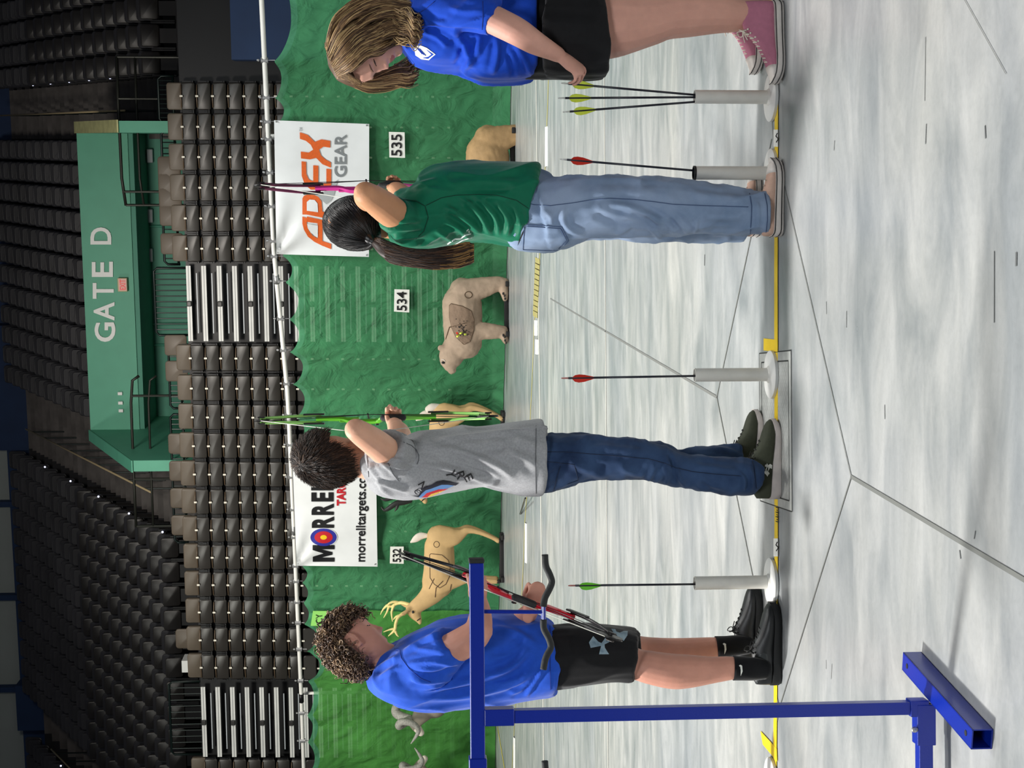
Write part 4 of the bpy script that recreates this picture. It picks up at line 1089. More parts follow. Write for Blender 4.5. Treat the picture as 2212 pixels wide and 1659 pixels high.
def deerish(name, label, Y, f, mat_, antl):
    """f maps template picture points (the buck's) to where this one stands"""
    r = thing(name, label, 'animal target', P(1085, f((0, 1180))[1], Y)); mb = MB()
    def N(L_): return [(*f((a[0], a[1])), Y + (a[4] if len(a) > 4 else 0), a[2], a[3]) for a in L_]
    limb(mb, N([(946, 1158, 24, .7), (948, 1172, 31, .7), (949, 1200, 33, .7), (949, 1230, 34, .68), (946, 1258, 35, .65)]))
    limb(mb, N([(944, 1262, 33, .6), (932, 1282, 25, .62), (915, 1298, 19, .7), (899, 1310, 16, .75)]))
    limb(mb, N([(890, 1316, 14, .8), (897, 1327, 13, .75), (904, 1338, 8, .7), (907, 1345, 5, .8)]))
    for dd, o_ in ((-.11, 0), (.13, -6)):
        limb(mb, N([(950, 1160, 27, .45, dd), (980, 1160 + o_ * .5, 20, .5, dd), (998, 1153 + o_, 11, .6, dd), (1010, 1146 + o_, 7.5, .8, dd), (1035, 1150 + o_ * .6, 5.5, .9, dd), (1065, 1162 + o_ * .2, 5, 1, dd), (1076, 1168, 6, 1, dd)]))
        limb(mb, N([(950, 1262, 24, .45, dd), (985, 1258 + o_, 12, .6, dd), (1010, 1252 + o_, 8, .8, dd), (1040, 1254 + o_, 6, 1, dd), (1072, 1256 + o_, 6, 1, dd)]))
    # ears
    limb(mb, N([(884, 1316, 4, 1, -.08), (872, 1326, 5, .5, -.14), (864, 1330, 2, .5, -.18)]))
    limb(mb, N([(884, 1312, 4, 1, .08), (872, 1306, 5, .5, .14), (864, 1304, 2, .5, .18)]))
    me = remesh(mb, .020, 3)
    o = place_mesh(me, 'foam_body', M[mat_], r); bv = bvh_of(o)
    t = MB(); limb(t, N([(921, 1157, 5, .6, 0), (908, 1158, 8, .5, 0), (897, 1165, 7, .5, 0), (888, 1171, 2, .5, 0)])); t.build('tail', M['white_foam'], r, smooth=True)
    q = MB(); zone_marks(q, bv, [f(a) for a in [(928, 1199), (931, 1196), (955, 1199), (968, 1210), (972, 1225), (971, 1245), (963, 1262), (950, 1270), (938, 1262), (929, 1248)]], (*f((943, 1176)), 6, 6.5), [[f((938, 1250)), f((927, 1272))], [f((957, 1255)), f((942, 1270)), f((940, 1290))], [f((975, 1262)), f((970, 1285))]], .0065)
    q.build('groove', M['foam_line'], r)
    q = MB(); p = project(bv, *f((892, 1322)), .006)
    if p: q.ball(p, (.025, .015, .02), 8, 5)
    line_on(q, bv, [f(a) for a in ((899, 1343), (903, 1339), (908, 1336))], .008, .004, 2)
    q.build('eye', M['ink'], r)
    q = MB()
    for dd in (-.11, .13):
        p = P(*f((1078, 1168)), Y + dd); q.bbox(p, (.06, .07, .07), .015); p = P(*f((1076, 1256)), Y + dd); q.bbox(p, (.06, .07, .07), .015)
    q.build('hoof', M['base_black'], r)
    animal_base(r, f((0, 1150))[1], f((0, 1258))[1], 1088, Y)
    return r, N
fb = lambda a: a
buck, NB = deerish('deer_target', 'pale tan foam buck target with yellow antlers, below number 532', 23.6, fb, 'deer_foam', True)
q = MB()
for L_ in ([(884, 1306, 4, 1, .05), (868, 1302, 4, 1, .08), (856, 1304, 3.6, 1, .12), (846, 1310, 3.4, 1, .14), (838, 1307, 3.2, 1, .16), (828, 1316, 2, 1, .2), (822, 1327, .8, 1, .2)],
           [(866, 1303, 3, 1, .1), (852, 1300, 3, 1, .1), (842, 1303, 2.5, 1, .1), (838, 1307, 2, 1, .1)], [(840, 1310, 3, 1, .16), (836, 1322, 2, 1, .16), (829, 1334, .8, 1, .16)], [(852, 1306, 3, 1, .12), (846, 1322, 2.4, 1, .12), (848, 1342, 1, 1, .12)],
           [(884, 1318, 4, 1, -.05), (870, 1326, 4, 1, -.1), (860, 1334, 3.4, 1, -.14), (855, 1346, 3.4, 1, -.16), (853, 1360, 3.2, 1, -.16), (848, 1366, 2.5, 1, -.16), (839, 1374, .8, 1, -.16)],
           [(853, 1358, 3, 1, -.16), (842, 1360, 2, 1, -.16), (829, 1365, .8, 1, -.16)], [(854, 1364, 3, 1, -.16), (858, 1372, 2, 1, -.16), (861, 1375, .8, 1, -.16)], [(866, 1329, 3, 1, -.1), (856, 1332, 2.4, 1, -.1), (850, 1338, 1, 1, -.1)]):
    limb(q, NB(L_), 8, 3)
q.build('antlers', M['antler'], buck, smooth=True)
for j, (x, y) in enumerate(((940, 1296), (956, 1300))):
    pass
fa = lambda a: ((a[0] - 1085) * .98 + 1093, (a[1] - 1150) * 1.02 + 886)
ant_, NA = deerish('antelope_target', 'tan foam antelope target with black horns, behind the grey shirt archer', 23.0, fa, 'deer_foam', False)
q = MB()
for L_ in ([(886, 1082 , 5, 1, -.05), (872, 1084, 7, .7, -.08), (855, 1088, 6, .7, -.1), (840, 1098, 5, .7, -.1), (830, 1102, 3, .7, -.1), (824, 1096, 1.2, 1, -.1)], [(858, 1090, 5, .7, -.1), (857, 1098, 3, .7, -.1), (853, 1104, 1, .7, -.1)],
           [(878, 1074, 5, 1, .08), (862, 1072, 5, .7, .1), (845, 1076, 4.5, .7, .12), (832, 1080, 3.5, .7, .12), (823, 1077, 1.2, 1, .12)]):
    limb(q, [(a[0], a[1], 23.0 + a[4], a[2], a[3]) for a in L_], 8, 3)
q.build('horns', M['horn_black'], ant_, smooth=True)
q = MB(); limb(q, [(926, 884, 22.9, 8, .8), (934, 880, 22.9, 9, .8), (948, 878, 22.9, 6, .8)]); q.build('rump_patch', M['white_foam'], ant_, smooth=True)

def ram(label, Y, f, faceR):
    r = thing('ram_target', label, 'animal target', P(1085, f((0, 1560))[1], Y))
    def N(L_): return [(*f((a[0], a[1])), Y + (a[4] if len(a) > 4 else 0), a[2], a[3]) for a in L_]
    mb = MB()
    limb(mb, N([(955, 1440, 34, .7), (952, 1470, 38, .7), (950, 1500, 36, .65), (938, 1522, 30, .65)]))
    limb(mb, N([(932, 1520, 27, .6), (912, 1542, 20, .7), (900, 1558, 14, .8)]))
    limb(mb, N([(893, 1560, 12, .8), (900, 1572, 10, .8), (907, 1582, 6, .8)]))
    for dd in (-.12, .12):
        limb(mb, N([(960, 1515, 20, .5, dd), (1000, 1512, 9, .8, dd), (1040, 1514, 7, 1, dd), (1068, 1514, 7, 1, dd)])); limb(mb, N([(960, 1440, 24, .5, dd), (1000, 1432, 10, .8, dd), (1040, 1436, 7, 1, dd), (1068, 1440, 7, 1, dd)]))
    place_mesh(remesh(mb, .022, 3), 'foam_body', M['ram_grey'], r)
    q = MB(); limb(q, N([(902, 1574, 9, .7, -.02), (909, 1583, 7.5, .75, -.02)])); q.build('muzzle', M['white_foam'], r, smooth=True)
    for (sg, L_) in ((-1, [(884, 1556, 9, 1, -.05), (872, 1562, 10, 1, -.12), (862, 1568, 9, 1, -.2), (866, 1560, 8, 1, -.26), (880, 1560, 7.5, 1, -.3), (896, 1566, 6.5, 1, -.3), (904, 1578, 5, 1, -.28), (898, 1592, 3.5, 1, -.26), (888, 1606, 1.2, 1, -.24)]),
                     (1, [(884, 1552, 9, 1, .05), (868, 1548, 10, 1, .12), (856, 1540, 10, 1, .18), (856, 1528, 9, 1, .22), (866, 1519, 8, 1, .26), (880, 1520, 6, 1, .3), (890, 1528, 3, 1, .3)])):
        q = MB(); limb(q, N(L_), 12, 5); q.build('curled_horn', M['horn_grey'], r, smooth=True)
    animal_base(r, f((0, 1430))[1], f((0, 1530))[1], 1084, Y)
    return r
ram('grey foam ram target with curled horns, behind the blue shirt boy', 25.3, lambda a: a, False)
ram('grey foam ram target at the left edge, facing the other ram', 26.0, lambda a: (a[0] + 8, 3222 - a[1] ), True)

# ------------------------------------------------------------------ people: shared builders
def itp(tab, z):
    if z <= tab[0][0]: return tab[0][1:]
    for a, b in zip(tab, tab[1:]):
        if z <= b[0]:
            f = (z - a[0]) / (b[0] - a[0]); f = f * f * (3 - 2 * f) * .5 + f * .5
            return tuple(p + (q - p) * f for p, q in zip(a[1:], b[1:]))
    return tab[-1][1:]
HEAD = [(-.120, .055, .030, .010), (-.113, .072, .015, .024), (-.100, .079, -.005, .036), (-.082, .080, -.035, .047), (-.060, .081, -.060, .056), (-.030, .083, -.080, .063),
        (0, .084, -.094, .069), (.02, .084, -.098, .072), (.045, .089, -.100, .074), (.075, .083, -.096, .072), (.100, .062, -.078, .060), (.117, .030, -.046, .038), (.124, .002, -.012, .008)]
def gs(y, z, y0, z0, sy, sz): return math.exp(-((y - y0) / sy) ** 2 - ((z - z0) / sz) ** 2)
class Head:
    def __init__(s, C, fwd, up, k=1.0):
        f = Vector(fwd).normalized(); u = Vector(up); u = (u - f * u.dot(f)).normalized(); r = f.cross(u)
        s.C, s.f, s.u, s.r, s.k = C, f, u, r, k
    def w(s, x, y, z): return s.C + (s.f * x + s.r * y + s.u * z) * s.k
    def l(s, p): d = (p - s.C) / s.k; return V(d.dot(s.f), d.dot(s.r), d.dot(s.u))
    def mesh(s, mb, nose=1.0, jaw=1.0):
        rings = []; nz = 66; n = 72
        for i in range(nz + 1):
            t = i / nz; z = -.120 + .244 * t
            fx, bx, hw = itp(HEAD, z)
            if z < -.03: hw *= jaw
            c = (fx + bx) / 2; a = (fx - bx) / 2; ring = []
            for k in range(n):
                th = 2 * PI * k / n; co, si = math.cos(th), math.sin(th)
                e = 2 / 2.25; x = c + a * math.copysign(abs(co) ** e, co); y = hw * math.copysign(abs(si) ** e, si)
                if co > 0:
                    ay = abs(y); dx = 0
                    nh = itp([(-.042, 0), (-.034, .010), (-.024, .026), (-.014, .022), (.006, .013), (.024, .006), (.036, .001)], z)[0] if -.042 < z < .036 else 0
                    sg = .013 if z < -.014 else .0095
                    dx += nose * nh * math.exp(-(y / sg) ** 2)
                    dx += .006 * gs(ay, z, .015, -.026, .007, .007)
                    dx -= .012 * gs(ay, z, .031, .016, .017, .013)
                    dx += .0075 * gs(ay, z, .031, .0165, .0105, .0075)
                    dx += .005 * gs(ay, z, .026, .036, .022, .009)
                    dx += .007 * gs(y, z, 0, -.052, .020, .0055) + .007 * gs(y, z, 0, -.064, .017, .006) - .006 * gs(y, z, 0, -.058, .022, .0022)
                    dx -= .005 * gs(y, z, 0, -.078, .020, .007); dx += .008 * gs(y, z, 0, -.098, .018, .013)
                    dx += .006 * gs(ay, z, .046, -.012, .016, .018)
                    x += dx
                ring.append(s.w(x, y, z))
            rings.append(ring)
        mb.loft(rings, True)
        for sd in (-1, 1):   # ears
            pts = []
            for k in range(11):
                a = -1.9 + k * .42; pts.append(s.w(-.010 + .016 * math.cos(a) * 1.0 - .004, sd * (.076 + .006 * math.sin(k / 10 * PI)), .004 + .031 * math.sin(a)))
            mb.tube(pts, .0046 * s.k, 8, round_ends=True)
            mb.ball(s.w(-.012, sd * .073, .002), (.011, .007, .024), 10, 7, Matrix((s.f, s.r, s.u)).transposed())
            mb.ball(s.w(-.004, sd * .074, -.024), (.008, .006, .010), 8, 6)
def lips_zone(h, p):
    q = h.l(p); return q.x > .07 and abs(q.y) < .021 - abs(q.z + .058) * .9 and -.069 < q.z < -.047
def hand(mb, wrist, d, nrm, lat, curls, thumb=(.6, .8, .3), k=1.0, tcurl=.3, spread=1.0):
    """d: wrist to knuckles, nrm: the way the palm looks, lat: towards the thumb side"""
    d = Vector(d).normalized(); nrm = Vector(nrm); nrm = (nrm - d * nrm.dot(d)).normalized(); l0 = d.cross(nrm).normalized()
    lat = l0 if l0.dot(Vector(lat)) > 0 else -l0
    W_ = lambda a, b, c: wrist + (d * a + lat * b + nrm * c) * k
    mb.tube([W_(-.03, 0, 0), W_(0, 0, 0), W_(.03, .002, 0), (W_(.06, 0, 0)), W_(.082, 0, 0)], [.021 * k, .022 * k, .033 * k, .038 * k, .036 * k], 14, rb=[.019 * k, .018 * k, .015 * k, .014 * k, .012 * k], up=tuple(nrm) if abs(d.dot(nrm)) < .5 else None, round_ends=True)
    segs = [(.030, .038, .024, .019, .0088), (.010, .043, .028, .020, .0090), (-.010, .039, .026, .019, .0086), (-.028, .030, .020, .017, .0076)]
    for (b, l1, l2, l3, r), cu in zip(segs, curls):
        p = W_(.076, b, -.001); pts = [W_(.055, b * .9, 0), p]; a = 0; dd = (d + lat * (b * 3.5 * spread)).normalized(); ax = None
        for ln, c in zip((l1, l2, l3), cu):
            a += c; v = (dd * math.cos(a) + nrm * math.sin(a)); p = p + v * ln * k; pts.append(p)
        q = crom([tuple(x) for x in pts], 3); m = len(q)
        mb.tube(q, [r * k * (1 - .24 * i / m) for i in range(m)], 9, round_ends=True)
    t = (d * thumb[0] + lat * thumb[1] + nrm * thumb[2]).normalized(); p = W_(.018, .022, .004); pts = [p]
    for i, ln in enumerate((.040, .032, .026)):
        v = (t + (d * .5 - lat * .6 + nrm * .4) * tcurl * i).normalized(); p = p + v * ln * k; pts.append(p)
    q = crom([tuple(x) for x in pts], 3); m = len(q); mb.tube(q, [k * (.0125 - .004 * i / m) for i in range(m)], 9, round_ends=True)
def cloth(me, amp, sc=(7, 7, 2.2), amp2=.002, sc2=(26, 26, 9), seed=0, hold=None):
    nrm = [v.normal.copy() for v in me.vertices]; pos = [v.co.copy() for v in me.vertices]; out = []
    for p, n_ in zip(pos, nrm):
        a = V(p.x * sc[0] + seed, p.y * sc[1], p.z * sc[2] + p.x * 2.0)
        n1 = noise.noise(a + V(noise.noise(a * .6) * 1.5, 0, 0)); rid = 1 - abs(n1) * 2.2
        d = amp * (rid ** 2 if rid > 0 else 0) + amp * .8 * noise.noise(a * .5 + V(5, 2, 1)) + amp2 * noise.noise(V(p.x * sc2[0], p.y * sc2[1], p.z * sc2[2] + seed))
        if hold: d *= hold(p)
        q = p + n_ * d; out += [q.x, q.y, q.z]
    me.vertices.foreach_set('co', out); me.update()
def folds(o, lines, k=1.0):
    """raise (or sink) soft creases of the cloth along picture polylines: (points, width px, height m)"""
    me = o.data if hasattr(o, 'data') else o; n = len(me.vertices); co = np.empty(n * 3); me.vertices.foreach_get('co', co); co = co.reshape(-1, 3)
    nr = np.empty(n * 3); me.vertex_normals.foreach_get('vector', nr); nr = nr.reshape(-1, 3)
    d = co - np.array(CAM); dep = d @ np.array(_fw); px = 1106 + F * (d @ np.array(CX)) / dep; py = 829.5 - F * (d @ np.array(CY)) / dep
    vis = np.clip(-(nr * d).sum(1) / np.linalg.norm(d, axis=1) * 3 + .3, 0, 1); disp = np.zeros(n)
    for (pts, wd, amp) in lines:
        pts = crom([tuple(map(float, p)) for p in pts], 5) if len(pts) > 2 else pts; best = np.full(n, 1e9); tt = np.zeros(n); m = len(pts) - 1
        for i in range(m):
            ax, ay = pts[i]; bx, by = pts[i + 1]; vx, vy = bx - ax, by - ay; L2 = vx * vx + vy * vy + 1e-9
            t = np.clip(((px - ax) * vx + (py - ay) * vy) / L2, 0, 1); q = np.hypot(px - ax - t * vx, py - ay - t * vy); c = q < best; best[c] = q[c]; tt[c] = (i + t[c]) / m
        disp += amp * k * np.exp(-(best / wd) ** 2) * np.clip(np.sin(PI * np.clip(tt, .02, .98)) * 1.6, 0, 1) - amp * k * .45 * np.exp(-((best - wd * 1.9) / wd) ** 2) * np.clip(np.sin(PI * np.clip(tt, .02, .98)) * 1.6, 0, 1)
    co += nr * (disp * vis)[:, None]; me.vertices.foreach_set('co', co.ravel()); me.update()
def seams(name, m_, parent, bvh, lines, r=.0012, off=.0016):
    for ln in lines:
        q = MB(); line_on(q, bvh, ln, r, off); q.build(name, m_, parent, smooth=True)
def shoe(parent, heel, d, L_, Wd, st, side=-1, hightop=False):
    """heel: floor point under the heel; d: unit direction to the toe; side: picture-side (-1: near the camera)"""
    d = Vector(d).normalized(); n = V(-d.y, d.x, 0); r = thing_part('shoe', parent)
    T = lambda t, y, z: heel + d * (t * L_) + n * y + V(0, 0, z)
    wt = [(0, .016), (.03, .026), (.1, .034), (.3, .034), (.5, .038), (.68, .046), (.84, .043), (.94, .031), (1.0, .012)]
    W_ = lambda t: itp(wt, t)[0] * Wd / .092
    sh = lambda t: itp(st['sole'], t)[0]
    spr = lambda t: (max(0, t - .8) / .2) ** 2 * .014 + (max(0, .06 - t) / .06) ** 2 * .006
    ts = [0, .015, .04, .08, .15, .25, .4, .55, .7, .8, .88, .94, .975, 1.0]
    def outline(f, zf, grow):
        Lf = [T(t, (W_(t) + grow) , zf(t)) for t in ts]; Rt = [T(t, -(W_(t) + grow), zf(t)) for t in reversed(ts)]; return Lf + Rt
    s_ = MB(); s_.loft([outline(0, lambda t: spr(t) + .001, -.004), outline(0, lambda t: spr(t) + .005, .001), outline(0, lambda t: spr(t) + sh(t) * .6, .0035), outline(0, lambda t: spr(t) + sh(t), .001)], True)
    s_.build('sole', st['sole_m'], r, smooth='auto')
    if st.get('stripe'):
        for fz in st['stripe']:
            q = MB(); ring = outline(0, lambda t: spr(t) + sh(t) * fz, .0042); q.tube(ring + [ring[0]], .0016, 5); q.build('sole_stripe', st['stripe_m'], r)
    ht = st['top']; ring_l = []
    uts = [0.01, .03, .07, .13, .2, .28, .36, .44, .52, .6, .68, .76, .84, .91, .96, .99]
    for t in uts:
        h = itp(ht, t)[0]; z0 = spr(t) + sh(t) * .55; w0 = W_(t) * .99; ring = []
        hi = max(0, h - .07) / .06
        for k in range(20):
            a = -PI / 2 + 2 * PI * k / 20; y = math.cos(a); z = math.sin(a)
            y = math.copysign(abs(y) ** .75, y); zz = z0 + (h - z0) * (.5 + .5 * math.copysign(abs(z) ** .8, z))
            wz = w0 * (1 - .25 * max(0, (zz - .045)) / .05) if zz > .045 else w0
            if t < .5: wz = min(wz, .036)
            ring.append(T(t, y * wz, zz))
        ring_l.append(ring)
    u = MB(); u.loft(ring_l, True); uo = u.build('upper', st['upper_m'], r, smooth=True)
    bv = bvh_of(uo)
    if st.get('cap_m'):
        q = MB(); rl = []
        for t in (.80, .86, .91, .96, .995):
            h = itp(ht, t)[0] + .0015; z0 = spr(t) + sh(t) * .5; w0 = W_(t) + .0015
            rl.append([T(t, math.copysign(abs(math.cos(a)) ** .75, math.cos(a)) * w0, z0 + (h - z0) * (.5 + .5 * math.copysign(abs(math.sin(a)) ** .8, math.sin(a)))) for a in [-PI / 2 + 2 * PI * k / 20 for k in range(20)]])
        q.loft(rl, True); q.build('toe_cap', st['cap_m'], r, smooth=True)
    # laces zigzag over the instep
    q = MB(); t0, t1 = st['lace']; nl = st.get('nl', 6); prev = None
    for i in range(nl):
        t = t0 + (t1 - t0) * i / (nl - 1); h = itp(ht, t)[0]; hw = .017
        pts = [T(t + .012 * a, hw * a, h - .004 * abs(a) ** 2 * 2 + .0025) for a in (-1, -.5, 0, .5, 1)]
        q.tube(pts, .0027, 6); 
        if prev: q.tube([prev[0], (prev[0] + pts[-1]) / 2 + V(0, 0, .004), pts[-1]], .002, 6)
        prev = pts
        for sd in (-1, 1):
            q.ball(T(t, sd * (hw + .004), h - .010), (.0038, .0038, .0038), 6, 5)
    h = itp(ht, t0)[0]
    for sd in (-1, 1):
        base = T(t0 + .01, 0, h + .004); loop = [base, base + n * sd * .018 + V(0, 0, .016), base + n * sd * .036 + V(0, 0, .004) + d * .01, base + n * sd * .022 - V(0, 0, .004) + d * .012, base]
        q.tube([V(*x) for x in crom([tuple(x) for x in loop], 4)], .0018, 6)
        q.tube([base, base + n * sd * .014 + d * .02 - V(0, 0, .006), base + n * sd * .02 + d * .035 - V(0, 0, .012)], .0018, 6)
    q.build('laces', st['lace_m'], r, smooth=True)
    return r, bv, T
def thing_part(name, parent):
    o = bpy.data.objects.new(name, None); o.empty_display_size = .05; COL.objects.link(o); o.parent = parent
    o.matrix_parent_inverse = Matrix.Translation(-parent.location); return o
def grow(mb, h, roots, L_, k, grav, curl, rad, rx=(.104, .084, .112), cz=.014, nmat=3, wave=2.2, stiff=.0, sides=3, push=1.0, tgt=None, jitter=.25, maxr=9):
    for (p, d) in roots:
        ln = L_ * random.uniform(.7, 1.15); st = ln / k; ph = random.uniform(0, 6.28); fr_q = wave * random.uniform(.8, 1.2); pts = [p]; d = d.normalized()
        pu = random.uniform(1.0, push); a1 = d.cross(V(.3, .2, 1)).normalized(); cl = curl * random.uniform(.5, 1.4)
        for i in range(k):
            t = i / k; a2 = d.cross(a1).normalized(); a1 = a2.cross(d).normalized()
            dd = d + V(0, 0, -grav) * (1 if not callable(grav) else 1) + (a1 * math.cos(ph + i * fr_q) + a2 * math.sin(ph + i * fr_q)) * cl
            if tgt is not None: dd += (tgt - p).normalized() * .6
            dd += V(random.gauss(0, 1), random.gauss(0, 1), random.gauss(0, 1)) * jitter * .15
            dd.normalize(); d = (d * stiff + dd * (1 - stiff)).normalized(); p = p + d * st
            q = h.l(p); e = V(q.x / rx[0], q.y / rx[1], (q.z - cz) / rx[2])
            if e.length > maxr:
                d = (d + (h.C - p).normalized() * .7).normalized()
            if e.length < pu:
                e = e.normalized() * pu; np_ = h.w(e.x * rx[0], e.y * rx[1], e.z * rx[2] + cz); 
                if (np_ - p).length > 1e-6: d = (d + (np_ - p).normalized() * .35).normalized()
                p = np_
            pts.append(p)
        m = len(pts); r = rad * random.uniform(.7, 1.3)
        mb.tube(pts, [r * (1 - .75 * (i / (m - 1)) ** 2) for i in range(m)], sides, mi=random.choices(range(nmat), [5, 3, 1.6][:nmat])[0], cap=False)
def cap_points(h, n, mask, rx=(.104, .084, .112), cz=.014):
    out = []
    while len(out) < n:
        v = V(random.gauss(0, 1), random.gauss(0, 1), random.gauss(0, 1)).normalized(); q = V(v.x * rx[0], v.y * rx[1], v.z * rx[2] + cz)
        if mask(q): out.append((q, h.w(*q), (h.f * (v.x / rx[0]) + h.r * (v.y / rx[1]) + h.u * (v.z / rx[2])).normalized()))
    return out
def cap_mesh(mb, h, mask, rx=(.1015, .0815, .1095), cz=.014, mi=0, lump=0.0):
    nu, nv = 56, 36; vs = []; ok = []
    for i in range(nv + 1):
        th = PI * i / nv
        for k in range(nu):
            v = V(math.sin(th) * math.cos(2 * PI * k / nu), math.sin(th) * math.sin(2 * PI * k / nu), math.cos(th)); g = 1 + lump * noise.noise(v * 4)
            q = V(v.x * rx[0] * g, v.y * rx[1] * g, v.z * rx[2] * g + cz); ok.append(mask(q)); vs.append(h.w(*q))
    fs = [(i * nu + k, i * nu + (k + 1) % nu, (i + 1) * nu + (k + 1) % nu, (i + 1) * nu + k) for i in range(nv) for k in range(nu)]
    fs = [f for f in fs if sum(ok[j] for j in f) >= 2]
    mb.add(vs, fs, mi)
def skin_mat(name, rgb):
    m_ = mat(name, rgb, .55, spec=.35, sss=.12, var=.05, scale=22, bump=.12, bscale=240); return m_
M['sk_a'] = skin_mat('skin_fair', (222, 170, 142)); M['sk_b'] = skin_mat('skin_warm', (206, 150, 112)); M['sk_c'] = skin_mat('skin_rosy', (206, 148, 128)); M['sk_d'] = skin_mat('skin_pink', (218, 164, 146))
M['lip_rose'] = mat('lip_rose', (176, 96, 92), .45)
def hairmats(nm, a, b, c, rough=.5):
    return [mat(nm + '_dark', a, rough, spec=.4), mat(nm + '_mid', b, rough, spec=.4), mat(nm + '_light', c, rough, spec=.4)]
def fabric(name, rgb, var=.06, rough=.85, bump=.18, bscale=500, sheen=.15, **k): return mat(name, rgb, rough, spec=.2, var=var, scale=k.pop('scale', 40), bump=bump, bscale=bscale, sheen=sheen, **k)
M['shirt_grey'] = fabric('jersey_grey', (162, 163, 165), .12, scale=160)
M['shirt_green'] = fabric('jersey_green', (10, 108, 78), .05, .55)
M['shirt_blue'] = fabric('jersey_blue', (36, 84, 196), .06)
M['shirt_royal'] = fabric('jersey_royal', (24, 72, 190), .05)
M['denim_dark'] = mat('denim_dark', (58, 82, 118), .85, spec=.2, rgb2=(34, 52, 84), scale=9, bump=.3, bscale=600, sheen=.1)
M['denim_light'] = mat('denim_light', (156, 174, 202), .85, spec=.2, rgb2=(118, 140, 170), scale=6, bump=.3, bscale=600, sheen=.1)
M['seam_dark'] = mat('seam_dark', (30, 44, 70), .9); M['seam_light'] = mat('seam_light', (72, 92, 128), .9)
M['short_black'] = fabric('short_black', (22, 22, 24), .1, .7)
M['logo_mottle'] = mat('logo_mottled', (168, 188, 198), .7, rgb2=(96, 122, 138), scale=28)
M['sock'] = fabric('sock_black', (16, 17, 20), .1)
EYEW = mat('eye_white', (225, 220, 215), .2); EYEI = mat('iris', (70, 70, 70), .2); LASH = mat('lash', (60, 40, 32), .7)
def eyes(parent, h, bv, brow_m, side=(-1, 1), closed=.6):
    for sd in side:
        def on(y_, z_, off):
            p = h.w(.13, y_, z_); hit = bv.ray_cast(p, -h.f); return (hit[0] + h.f * off) if hit[0] is not None else h.w(.078, y_, z_)
        e = MB(); pts = [on(sd * (.031 + .0105 * (-1 + k / 3)), .0108 + .0012 * math.cos((k - 3) / 3 * 1.5), -.0002) for k in range(7)]; e.tube(pts, [.0008, .002, .0026, .0028, .0026, .002, .0008], 8, rb=[.0008, .0016, .0018, .0018, .0018, .0016, .0008]); e.build('eye', EYEI, parent, smooth=True)
        q = MB(); pts = [on(sd * (.031 + .0135 * (-1 + k / 4)), .0125 - .0015 * ((k - 4) / 4) ** 2, .0012) for k in range(9)]; q.tube(pts, .0013, 6); q.build('eyelash', LASH, parent)
        b = MB(); pts = [on(sd * (.014 + .0105 * k), .034 + .004 * math.sin(k / 3 * PI * .8), .0008) for k in range(4)]
        b.tube([V(*x) for x in crom([tuple(x) for x in pts], 3)], [.0022, .0028, .003, .003, .003, .003, .003, .0026, .0022, .0012], 6); b.build('eyebrow', brow_m, parent)
def body_mesh(mb, name_m, parent, h, voxel=.0045):
    me = remesh(mb, voxel, 2, .5); o = place_mesh(me, 'body', [name_m, M['lip_rose']], parent)
    for p in me.polygons:
        if lips_zone(h, p.center): p.material_index = 1
    return o
def wear(mb, name, m_, parent, voxel=.007, sm_=4, **k):
    me = remesh(mb, voxel, sm_, .5)
    cloth(me, **k); return place_mesh(me, name, m_, parent)

